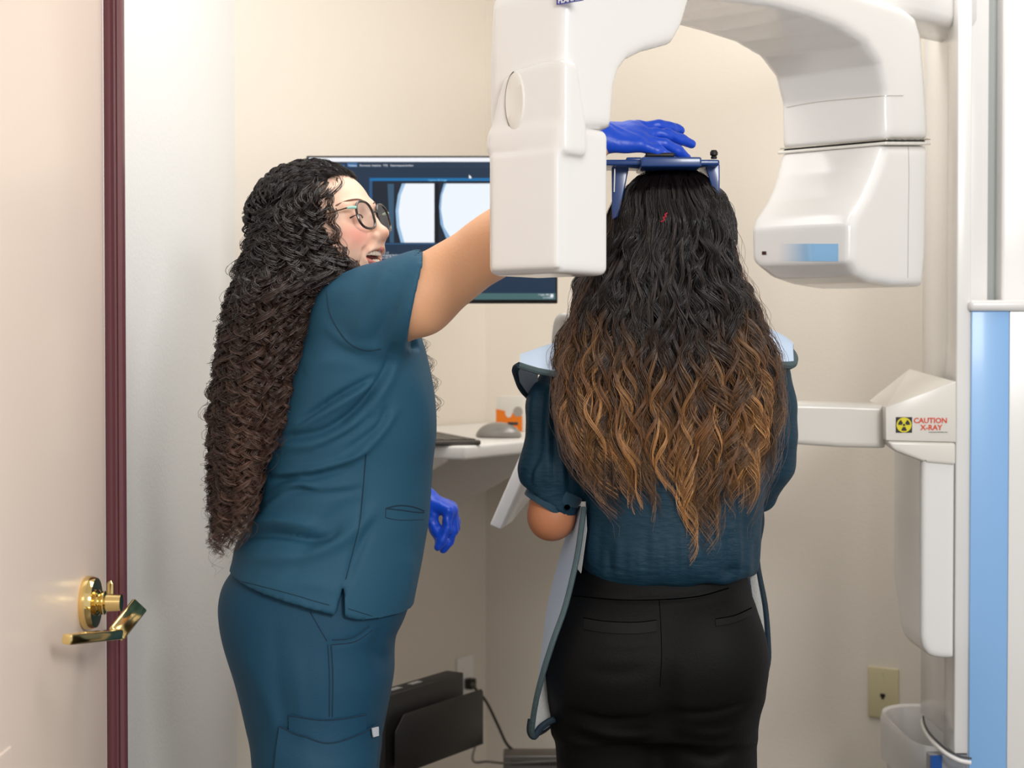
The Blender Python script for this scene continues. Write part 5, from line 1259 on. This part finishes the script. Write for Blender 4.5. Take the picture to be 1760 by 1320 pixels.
# glasses
gls = empty('eyeglasses', hp(.1, 0, -.01), 'dark rounded eyeglasses with mint corners worn by the smiling person', 'glasses')
M_frm = mat('spectacle_dark', '#1d1a1c', 0.25, coat=0.4); M_mint = mat('spectacle_mint', '#a9ddd0', 0.3); M_tmp = mat('temple_metal', '#5a4638', 0.3, metal=0.8)
M_lens = bpy.data.materials.new('lens_glass'); M_lens.use_nodes = True; nt = M_lens.node_tree; nt.nodes.clear()
o1 = nt.nodes.new('ShaderNodeOutputMaterial'); mxs = nt.nodes.new('ShaderNodeMixShader'); t1 = nt.nodes.new('ShaderNodeBsdfTransparent'); g1_ = nt.nodes.new('ShaderNodeBsdfGlossy'); g1_.inputs['Roughness'].default_value = .03
t1.inputs[0].default_value = (.93, .95, .98, 1); mxs.inputs[0].default_value = .13
nt.links.new(t1.outputs[0], mxs.inputs[1]); nt.links.new(g1_.outputs[0], mxs.inputs[2]); nt.links.new(mxs.outputs[0], o1.inputs[0])
def lp(s, u, v, dx=0.0):     # lens plane point: u outward, v up
    yy = s * (.033 + u); return hp(.1025 - (abs(yy) ** 2) * 1.2 - v * .10 + dx, yy, -.0125 + v)
for s in (-1, 1):
    ring = []
    for k in range(41):
        t = 2 * math.pi * k / 40; c_, s_ = math.cos(t), math.sin(t); q = (abs(c_) ** 2.5 + abs(s_) ** 2.5) ** (-1 / 2.5)
        ring.append(lp(s, .0255 * c_ * q, .0225 * s_ * q * (1.0 + .06 * s_)))
    rm = MB().tube(ring, .0021, 8, caps=False).build('rim', M_frm, gls)
    mb = MB(); cpt = lp(s, 0, 0); mb.add([cpt] + ring[:-1], [(0, i + 1, (i + 1) % 40 + 1) for i in range(40)]); mb.build('lens', M_lens, gls)
    MB().tube([lp(s, .0245, .012, .001), lp(s, .029, .013, -.003), hp(.086, s * .066, .001)], [.0024, .0026, .0018], 8).build('mint_hinge', M_mint, gls)
    MB().tube(catmull([hp(.088, s * .066, .001), hp(.05, s * .074, -.002), hp(.005, s * .079, -.005), hp(-.02, s * .080, -.012), hp(-.032, s * .078, -.03)], 5), .0011, 8).build('temple_arm', M_tmp, gls)
MB().tube(catmull([lp(-1, -.0225, .006), hp(.1045, 0, -.004), lp(1, -.0225, .006)], 6), .0013, 8).build('bridge', M_frm, gls)
# ---------------------------------------------------------------- scrub trousers
F = Field(axis(-.52, -.10, .005), axis(2.44, 2.88, .005), axis(0.05, 1.06, .005))
rows = [(985, 394, 706), (1005, 381, 706), (1040, 372, 702), (1075, 374, 690), (1100, 379, 678), (1130, 388, 674), (1160, 398, 674), (1200, 409, 668), (1250, 421, 658), (1300, 434, 648), (1340, 443, 641), (1390, 456, 634)]
dep = [(YA, .150), (YA, .158), (YA, .166), (YA, .170), (YA, .172), (YA, .174), (YA, .174), (YA, .172), (YA, .170), (YA, .168), (YA, .166), (YA, .164)]
F.stack(patient_rows(rows, dep), .02, 2.3)
F.chain([(W(545, 1200, YA)[0], YA, .80), (W(560, 1400, YA)[0], YA, .50), (W(560, 1400, YA)[0], YA, .3)], [.004, .02, .03], .02, 's')
for yy in (2.57, 2.75): F.chain([(legx[0] + .005, yy, .68), (legx[0] - .005, yy, .46), (legx[0] - .025, yy, .075)], [.088, .078, .070], .03)
F.op(lambda X, Y, Z: .07 - Z + 0 * X + 0 * Y, (-1,) * 3, (9, 9, .2), .003, 'i')
V, Fc = F.mesh(1); Yq = 2.5
fl = [fold([(475, 1080), (480, 1180), (500, 1300)], .012, -.003, Yq), fold([(510, 1120), (520, 1220), (530, 1320)], .010, .0025, Yq), fold([(420, 1130), (470, 1230), (485, 1320)], .014, .003, Yq), fold([(650, 1090), (640, 1130), (662, 1160)], .008, -.004, Yq),
      fold([(566, 1100), (567, 1160), (566, 1235)], .004, -.0025, Yq), fold([(572, 1105), (610, 1100), (640, 1078)], .004, -.002, Yq), fold([(640, 1110), (668, 1150), (660, 1200)], .010, .003, Yq), fold([(500, 1255), (560, 1300), (640, 1290)], .010, -.002, Yq)]
V = displace(V, Fc, fl); tr2 = np_mesh('scrub_trousers', V, Fc, M_scrubD, ast); S_t2 = Surf(V, Fc)
M_stit = mat('dark_teal_thread', '#0f3146', 0.8); M_lite = mat('teal_edge', '#2d6482', 0.7)
for nm, P in (('side_seam', [(563, 1108), (566, 1160), (566, 1232)]), ('side_seam', [(569, 1108), (572, 1160), (571, 1232)]), ('pocket_edge', [(533, 1052), (548, 1078), (562, 1102)]), ('pocket_edge', [(571, 1100), (605, 1096), (635, 1076)]), ('pocket_edge', [(571, 1108), (610, 1103), (640, 1083)])):
    tube_on(nm, S_t2, P, .0009, M_stit, tr2, 0.0)
def cloth_patch(name, S, top, bottom, m, par, off=.0025, nx=14, ny=6):
    a = catmull([np.array([*p, 0.0]) for p in top], 8); b = catmull([np.array([*p, 0.0]) for p in bottom], 8); g = []
    for j in range(ny + 1):
        v = j / ny; r = []
        for i in range(nx + 1):
            u = i / nx; pa = a[int(round(u * (len(a) - 1)))]; pb = b[int(round(u * (len(b) - 1)))]; q = pa * (1 - v) + pb * v; h = S.hit(q[0], q[1], off)
            r.append(h)
        g.append(r)
    if any(p is None for r in g for p in r): print('patch missed', name); return None
    return ring_sheet([[tuple(p) for p in r] for r in g], m, name, par, .002)
cloth_patch('thigh_pocket', S_t2, [(498, 1227), (560, 1236), (627, 1226)], [(498, 1335), (560, 1335), (622, 1335)], M_scrubD, tr2, .002)
cloth_patch('cargo_pocket', S_t2, [(481, 1246), (520, 1262), (560, 1276), (600, 1266), (646, 1242)], [(474, 1345), (540, 1345), (580, 1345), (610, 1345), (638, 1345)], M_scrubD, tr2, .0045)
tube_on('pocket_hem', S_t2, [(498, 1228), (560, 1237), (627, 1227)], .0009, M_stit, tr2, .0045)
tube_on('pocket_hem', S_t2, [(481, 1247), (520, 1263), (560, 1277), (600, 1267), (646, 1243)], .0012, M_stit, tr2, .0065)
cloth_patch('white_tag', S_t2, [(630, 1249), (640, 1246)], [(631, 1265), (640, 1262)], mat('tag_white', '#dfe3ea', .6), tr2, .0095, 2, 2)
tg = MB(); patch_on(tg, S_t2, 632, 1255, 639, 1257.5, 1, 1, .0101); patch_on(tg, S_t2, 634.2, 1251, 636.6, 1261.5, 1, 1, .0101); tg.build('tag_cross', mat('tag_red', '#a8324a', .6), tr2)
for yy in (2.57, 2.75):
    G_ = Field(axis(legx[0] - .12, legx[0] + .20, .004), axis(yy - .07, yy + .07, .004), axis(-.01, .14, .004))
    G_.chain([(legx[0] - .04, yy, .045), (legx[0] + .12, yy, .034)], [.045, .040], 0.03); G_.op(lambda X, Y, Z: 0.0015 - Z + 0 * X + 0 * Y, (-1,) * 3, (9,) * 3, 0.003, 'i')
    V, Fc = G_.mesh(1); np_mesh('shoe', V, Fc, bpy.data.materials['black_shoe'], ast)
# ---------------------------------------------------------------- scrub top
F = Field(axis(-.50, -.09, .0042), axis(2.40, 2.92, .0048), axis(.93, 1.56, .0042))
rows = [(482, 570, 655), (500, 552, 680), (535, 528, 705), (580, 508, 722), (640, 485, 738), (700, 468, 747), (745, 456, 748), (800, 444, 742), (860, 437, 738), (900, 424, 735), (935, 402, 729), (970, 394, 723), (1005, 382, 716), (1050, 374, 707), (1100, 372, 697)]
dep = [(YA, .09), (YA, .13), (YA, .155), (YA, .168), (YA, .172), (YA, .166), (YA, .160), (YA, .152), (YA, .152), (YA, .156), (YA, .163), (YA, .170), (YA, .177), (YA, .182), (YA, .184)]
F.stack(patient_rows(rows, dep), .02, 2.2)
SLV = [W(614, 547, 2.56), W(655, 533, 2.53), W(718, 511, 2.50), W(760, 492, 2.495)]
F.chain(SLV, [.068, .066, .0635, .062], .03)
F.chain([FAR[0], W(600, 660, 2.855)], [.068, .062], .03)
ha, hb = W(735, 438, 2.5), W(702, 580, 2.5); hn = np.array([(ha - hb)[2], 0, -(ha - hb)[0]]); hn /= np.linalg.norm(hn)
F.op(lambda X, Y, Z: np.maximum(-((X - hb[0]) * hn[0] + (Z - hb[2]) * hn[2]), np.maximum(Y - 2.60, W(0, 600, 2.5)[2] - Z)), (-.3, 2.35, 1.3), (0, 2.62, 1.6), .003, 's', m=.02)
ad = (ARM[3] - ARM[2]) / np.linalg.norm(ARM[3] - ARM[2]); F.chain([ARM[2] + ad * .014, ARM[2] + ad * .07], [.0580, .0575], .003, 's')
# slanted hem and the side slit
zb, zf_ = W(382, 1003, 2.5), W(699, 1090, 2.5); sl = (zf_[2] - zb[2]) / (zf_[0] - zb[0])
F.op(lambda X, Y, Z: (zb[2] + sl * (X - zb[0]) - Z + 0 * Y) * .93, (-1,) * 3, (9,) * 3, .003, 'i')
s0, s1, s2_ = W(591, 1000, 2.5), W(571, 1062, 2.5), W(595, 1068, 2.5)
TR = [(s0[0], s0[2]), (s1[0], s1[2] - .02), (s2_[0], s2_[2] - .02)]
F.op(lambda X, Y, Z: np.maximum(poly_sd(TR, X, Z), Y - 2.515), (-.4, 2.3, .9), (-.2, 2.53, 1.1), .002, 's', m=.01)
V, Fc = F.mesh(1)
fl = [fold([(513, 725), (582, 681), (643, 648)], .0055, -.0075, Yq), fold([(505, 740), (575, 700), (640, 660)], .007, .005, Yq), fold([(473, 754), (552, 742), (613, 702), (649, 657)], .0065, -.0075, Yq), fold([(480, 772), (560, 758), (620, 722)], .009, .005, Yq),
      fold([(461, 818), (522, 811), (598, 790), (631, 772)], .0055, .0055, Yq), fold([(455, 828), (530, 822), (600, 805)], .0065, -.006, Yq), fold([(452, 845), (485, 824), (528, 812)], .005, -.004, Yq), fold([(440, 893), (467, 863), (510, 833), (552, 845), (605, 838)], .008, .0045, Yq),
      fold([(455, 862), (500, 845), (560, 848), (615, 842)], .007, -.006, Yq), fold([(401, 933), (461, 920), (552, 927), (582, 908)], .007, -.0085, Yq), fold([(410, 915), (470, 898), (540, 905)], .010, .007, Yq), fold([(425, 960), (520, 955), (590, 925), (640, 880)], .013, .006, Yq),
      fold([(676, 596), (661, 639), (631, 687), (582, 730)], .006, -.006, Yq), fold([(680, 610), (668, 650), (640, 700)], .010, .004, Yq), fold([(595, 775), (650, 735), (665, 700)], .006, -.004, Yq), fold([(600, 790), (640, 760), (680, 705)], .008, .004, Yq),
      fold([(545, 770), (600, 745), (640, 715)], .006, -.004, Yq), fold([(560, 560), (600, 590), (650, 600)], .010, .003, Yq), fold([(640, 600), (662, 560), (705, 470)], .012, -.0045, Yq), fold([(610, 585), (640, 530), (670, 470)], .016, .004, Yq),
      fold([(620, 860), (560, 900), (500, 985)], .016, -.004, Yq), fold([(690, 640), (720, 700), (728, 800)], .03, .004, Yq), fold([(625, 790), (622, 850), (612, 910), (600, 980)], .004, -.0018, Yq), fold([(440, 1010), (520, 1000), (580, 1010)], .012, .002, Yq),
      fold([(640, 900), (615, 950), (598, 1000)], .008, -.004, Yq), fold([(690, 960), (700, 1000), (690, 1060)], .012, .003, Yq), fold([(520, 640), (560, 620), (620, 625)], .015, .003, Yq)]
fl = [(q, w_ * .9, am * 1.45) for q, w_, am in fl]
V = displace(V, Fc, fl); top = np_mesh('scrub_top', V, Fc, M_scrub, ast); S_tp = Surf(V, Fc)
tube_on('armhole_seam', S_tp, [(562, 500), (566, 535), (580, 565), (600, 590), (628, 602), (655, 600)], .0011, M_stit, top, 0)
tube_on('side_seam', S_tp, [(629, 780), (624, 840), (618, 900), (606, 950), (594, 996)], .0009, M_stit, top, 0)
tube_on('hem_stitch', S_tp, [(386, 993), (430, 1003), (500, 1021), (540, 1033), (566, 1040)], .0007, M_stit, top, 0)
tube_on('hem_stitch', S_tp, [(598, 1046), (640, 1059), (697, 1075)], .0007, M_stit, top, 0)
tube_on('pocket_slit', S_tp, [(663, 874), (685, 869), (710, 871), (729, 878)], .0012, M_stit, top, 0)
tube_on('pocket_slit', S_tp, [(663, 874), (690, 877), (712, 880), (729, 881)], .0010, M_stit, top, 0)
tube_on('pocket_slit', S_tp, [(663, 874), (663, 885), (665, 890), (690, 894), (728, 893)], .0007, M_stit, top, 0)
# ---------------------------------------------------------------- the curls
ENA = np.array([(284, 505, 556), (290, 492, 572), (300, 478, 588), (312, 466, 594), (330, 454, 588), (350, 444, 578), (375, 435, 570), (400, 425, 576), (430, 412, 592), (455, 404, 612), (470, 400, 616), (488, 396, 585), (510, 392, 560), (545, 384, 550), (580, 377, 543), (620, 370, 534), (660, 366, 524), (700, 362, 518), (740, 361, 512), (790, 361, 506), (830, 361, 492), (870, 361, 476), (900, 361, 462), (930, 364, 446), (970, 370, 430)], float)
YE = 2.57
zA = np.array([W(0, p, YE)[2] for p in ENA[:, 0]]); lA = np.array([W(a, p, YE)[0] for p, a, b in ENA]); rA = np.array([W(b, p, YE)[0] for p, a, b in ENA])
zz_ = np.array([W(0, p, YE)[2] for p in (284, 300, 330, 380, 440, 500, 600, 700, 800, 980)])
nA_ = np.array([2.66, 2.60, 2.572, 2.555, 2.535, 2.500, 2.495, 2.505, 2.52, 2.55]); fA_ = np.array([2.66, 2.72, 2.745, 2.76, 2.78, 2.80, 2.80, 2.78, 2.74, 2.70])
def HLX(z): return np.interp(z, [-.12, -.094, -.06, -.02, .028, .041, .059, .075], [.068, .055, .034, .020, .018, .030, .055, .078])
def envA(z): return np.interp(-z, -zA, lA), np.interp(-z, -zA, rA)
F = Field(axis(-.51, -.22, .005), axis(2.50, 2.84, .005), axis(.98, 1.66, .005))
rows = []
for py in (290, 300, 315, 340, 380, 420, 460, 485, 520, 560, 600, 650, 700, 760, 820, 870, 905):
    z = W(0, py, YE)[2]; l, r = envA(z); n_, f_ = np.interp(-z, -zz_, nA_), np.interp(-z, -zz_, fA_); k = .014 + max(0, py - 480) * .00002
    if py > 480: r = r - .03 - max(0, py - 640) * .00012
    else: r = r - .012
    rows.append((z, (l + r) / 2, (n_ + f_) / 2 + .006, max(.01, (r - l) / 2 - k), max(.01, (f_ - n_) / 2 - .012)))
F.stack(rows, .01, 2.0)
F.ell(hp(-.012, 0, .012), (.103, .083, .085), .01, 'u', HR)
def facecut(X, Y, Z):
    x = (X - hO[0]) * HR[0, 0] + (Y - hO[1]) * HR[1, 0] + (Z - hO[2]) * HR[2, 0]; z = (X - hO[0]) * HR[0, 2] + (Y - hO[1]) * HR[1, 2] + (Z - hO[2]) * HR[2, 2]
    return np.maximum(HLX(z) - x, -.115 - z)
F.op(facecut, (-.5, 2.4, 1.4), (-.1, 3, 1.7), .006, 's')
V, Fc = F.mesh(2); np_mesh('hair_underlayer', V, Fc, M_hairbase, ast)
rng = np.random.default_rng(11)
def curls(nl, ns, K, far=False):
    P = []; Rr = []; Cs = []; z0 = W(0, 286, YE)[2]; cA, cB = np.array(hx('#241b18')), np.array(hx('#513a2f'))
    for i in range(nl):
        a = rng.uniform(-1, 1); a = math.copysign(abs(a) ** .8, a); layer = rng.random(); u = rng.random()
        zs0 = z0 - (u ** 1.2) * .15
        if a > .30: ze = rng.uniform(690, 790) if rng.random() < .7 else rng.uniform(600, 700)
        else: ze = rng.uniform(840, 960) - 25 * (a + 1) * rng.random()
        if a > .78 : ze = rng.uniform(520, 720)
        ze = W(0, ze, YE)[2]; t = np.linspace(0, 1, K); z = zs0 + (ze - zs0) * t; s = z0 - z; l, r = envA(z)
        aa = a * (.97); cx, hw = (l + r) / 2, (r - l) / 2; n_, f_ = np.interp(-z, -zz_, nA_), np.interp(-z, -zz_, fA_)
        rnd = 1 - np.sqrt(np.clip(1 - aa ** 2, 0, 1)); mid = (n_ + f_) / 2; sg = 1 if (far or rng.random() < .12) else -1
        yb_ = mid + sg * (mid - n_) * (1 - rnd) * (1 - .28 * layer * (rng.random() < .6))
        pitch = rng.uniform(.026, .046); rad = rng.uniform(.0055, .0120) * np.clip(s / .07, .35, 1.1); ph = rng.uniform(0, 6.28); sw = rng.uniform(.003, .008)
        ang = 2 * math.pi * (s + .006 * np.sin(s * 35 + i)) / pitch + ph; hd_ = rng.choice((-1, 1)); ang = ang * hd_
        gx = cx + hw * aa + sw * np.sin(s * rng.uniform(16, 30) + ph); gy = yb_ + sw * np.cos(s * 21 + ph)
        br = rng.uniform(.5, 1.8); cr = rng.uniform(.0006, .0014)
        for k in range(ns):
            fl = rng.random(); loose = (fl < .16); dph = rng.normal(0, .22 if not loose else .9); rr = rad * (1 + rng.normal(0, .10 if not loose else .35)); o = rng.normal(0, cr * (2.6 if loose else 1), 3)
            X = gx + rr * np.sin(ang + dph) + o[0] + loose * .002 * np.sin(s * 80 + dph * 9); Yy = gy + rr * np.cos(ang + dph) + o[1]; Z = z + o[2] + .35 * rr * np.sin(ang * 1 + dph + 1.2)
            if loose: Z = Z + rng.normal(0, .015) * t
            P.append(np.stack([X, Yy, Z], 1)); Rr.append((.00050 if not loose else .00032) * np.clip(1.1 - t ** 6, .3, 1) * rng.uniform(.8, 1.2))
            m = np.clip((s - .15) / .3, 0, 1)[:, None]; Cs.append((cA * (1 - m) + cB * m) * br * rng.uniform(.7, 1.4))
    return np.array(P, np.float32), np.array(Rr), np.array(Cs)
P, R_, Cc = curls(330, 11, 150); strands('hair', P, R_, Cc, M_hairA, ast)
# combed roots over the crown and along the hairline
P = []; Rr = []; Cs = []
K = 34; t = np.linspace(0, 1, K)
for g in range(230):
    yg = rng.uniform(-.082, .055); tg = rng.uniform(.60, .80) + .12 * (yg / .08) ** 2 if g % 2 else rng.uniform(.7, 2.3); lg_ = rng.uniform(.8, 1.6); fq = rng.uniform(15, 24); phg = rng.uniform(0, 6.28); jg = rng.uniform(.001, .008); ag = rng.uniform(.0030, .0062); bg = rng.uniform(.5, 2.2)
    for k in range(13):
        yy = float(np.clip(yg + rng.normal(0, .0012), -.083, .06)); wv = math.sqrt(max(.02, 1 - (yy / .088) ** 2)); j = jg + rng.normal(0, .0009); th = tg + rng.normal(0, .03) + t * lg_; aw = ag * np.clip(t * 3, 0, 1)
        lx = -.012 + (.100 * wv + j + aw * np.sin(th * fq + phg)) * np.cos(th); lz = .010 + (.084 * wv + j + aw * np.sin(th * fq + phg)) * np.sin(th)
        ly = yy * (1 + .05 * t) + aw * 1.2 * np.cos(th * fq + phg) + (-.006 if yy < 0 else .006) * t
        q = np.stack([lx, ly, lz], 1); P.append(q @ HR.T + hO); Rr.append(np.full(K, .00052) * np.clip(t * 8, .3, 1)); Cs.append(np.tile(np.array(hx('#1f1715')) * bg * rng.uniform(.8, 1.25), (K, 1)))
# side hairline: strands leave the temple and run back and down
for i in range(900):
    K = 34; t = np.linspace(0, 1, K); z_ = rng.uniform(-.05, .05); x_ = HLX(z_) + rng.uniform(-.012, .006); side = -1
    e = lambda x, z: .074 * np.sqrt(np.clip(1 - ((x + .012) / .098) ** 2 - ((z - .012) / .084) ** 2, .15, 1)) + .004
    lx = x_ - t * rng.uniform(.03, .07); lz = z_ - t ** 1.5 * rng.uniform(.0, .05) + .003 * np.sin(t * 14 + i); ly = -(e(lx, lz) + .010 * t + .002 * np.sin(t * 17 + i) * t)
    q = np.stack([lx + .002 * np.sin(t * 15 + i) * t, ly, lz], 1); P.append(q @ HR.T + hO); Rr.append(np.full(K, .00042) * np.clip(t * 6, .25, 1)); Cs.append(np.tile(np.array(hx('#1f1715')) * rng.uniform(.5, 1.8), (K, 1)))
strands('crown_hair', np.array(P), np.array(Rr), np.array(Cs), M_hairA, ast)
# loose tendrils at the face and in front of the chest
P = []; Rr = []; Cs = []
def tendril(pts, n, amp, pitch, r=.00042, sp=.002):
    c = catmull(pts, 22)
    L = np.concatenate([[0], np.cumsum(np.linalg.norm(np.diff(c, axis=0), axis=1))])
    idx = np.linspace(0, L[-1], 110); c = np.stack([np.interp(idx, L, c[:, d]) for d in range(3)], 1)
    for k in range(n):
        ph = rng.uniform(0, 6.28); a = amp * rng.uniform(.6, 1.3); g = np.clip(idx / .03, 0, 1)
        q = c + np.stack([a * g * np.sin(2 * math.pi * idx / pitch + ph * .3), a * g * np.cos(2 * math.pi * idx / pitch + ph * .3), 0 * idx], 1) + rng.normal(0, sp, 3)
        P.append(q); Rr.append(np.full(110, r)); Cs.append(np.tile(np.array(hx('#2b1d18')) * rng.uniform(.6, 1.4), (110, 1)))
for k in range(7):
    a = rng.uniform(-6, 8)
    tendril([W(562 + a, 335, 2.585), W(566 + a, 370, 2.575), W(572 + a, 400, 2.572), W(583 + a, 430, 2.57), W(600 + a, 455, 2.56), W(612 + a, 478, 2.55)], 3, .004, .03)
tendril([W(575, 395, 2.57), W(597, 415, 2.568), W(598, 430, 2.568), W(590, 445, 2.565)], 2, .001, .05, .0003)
strands('hair_tendril', np.array(P), np.array(Rr), np.array(Cs), M_hairA, ast); P = []; Rr = []; Cs = []
for k in range(6):
    a = rng.uniform(-8, 6); b = rng.uniform(0, 30)
    tendril([W(705 + a, 560, 2.80), W(728 + a, 600, 2.81), W(742 + a, 650, 2.81), W(748 + a * 2, 690 + b, 2.81)], 2, .007, .035, .0003, .004)
strands('hair_tendril', np.array(P), np.array(Rr), np.array(Cs), M_hairA, ast)
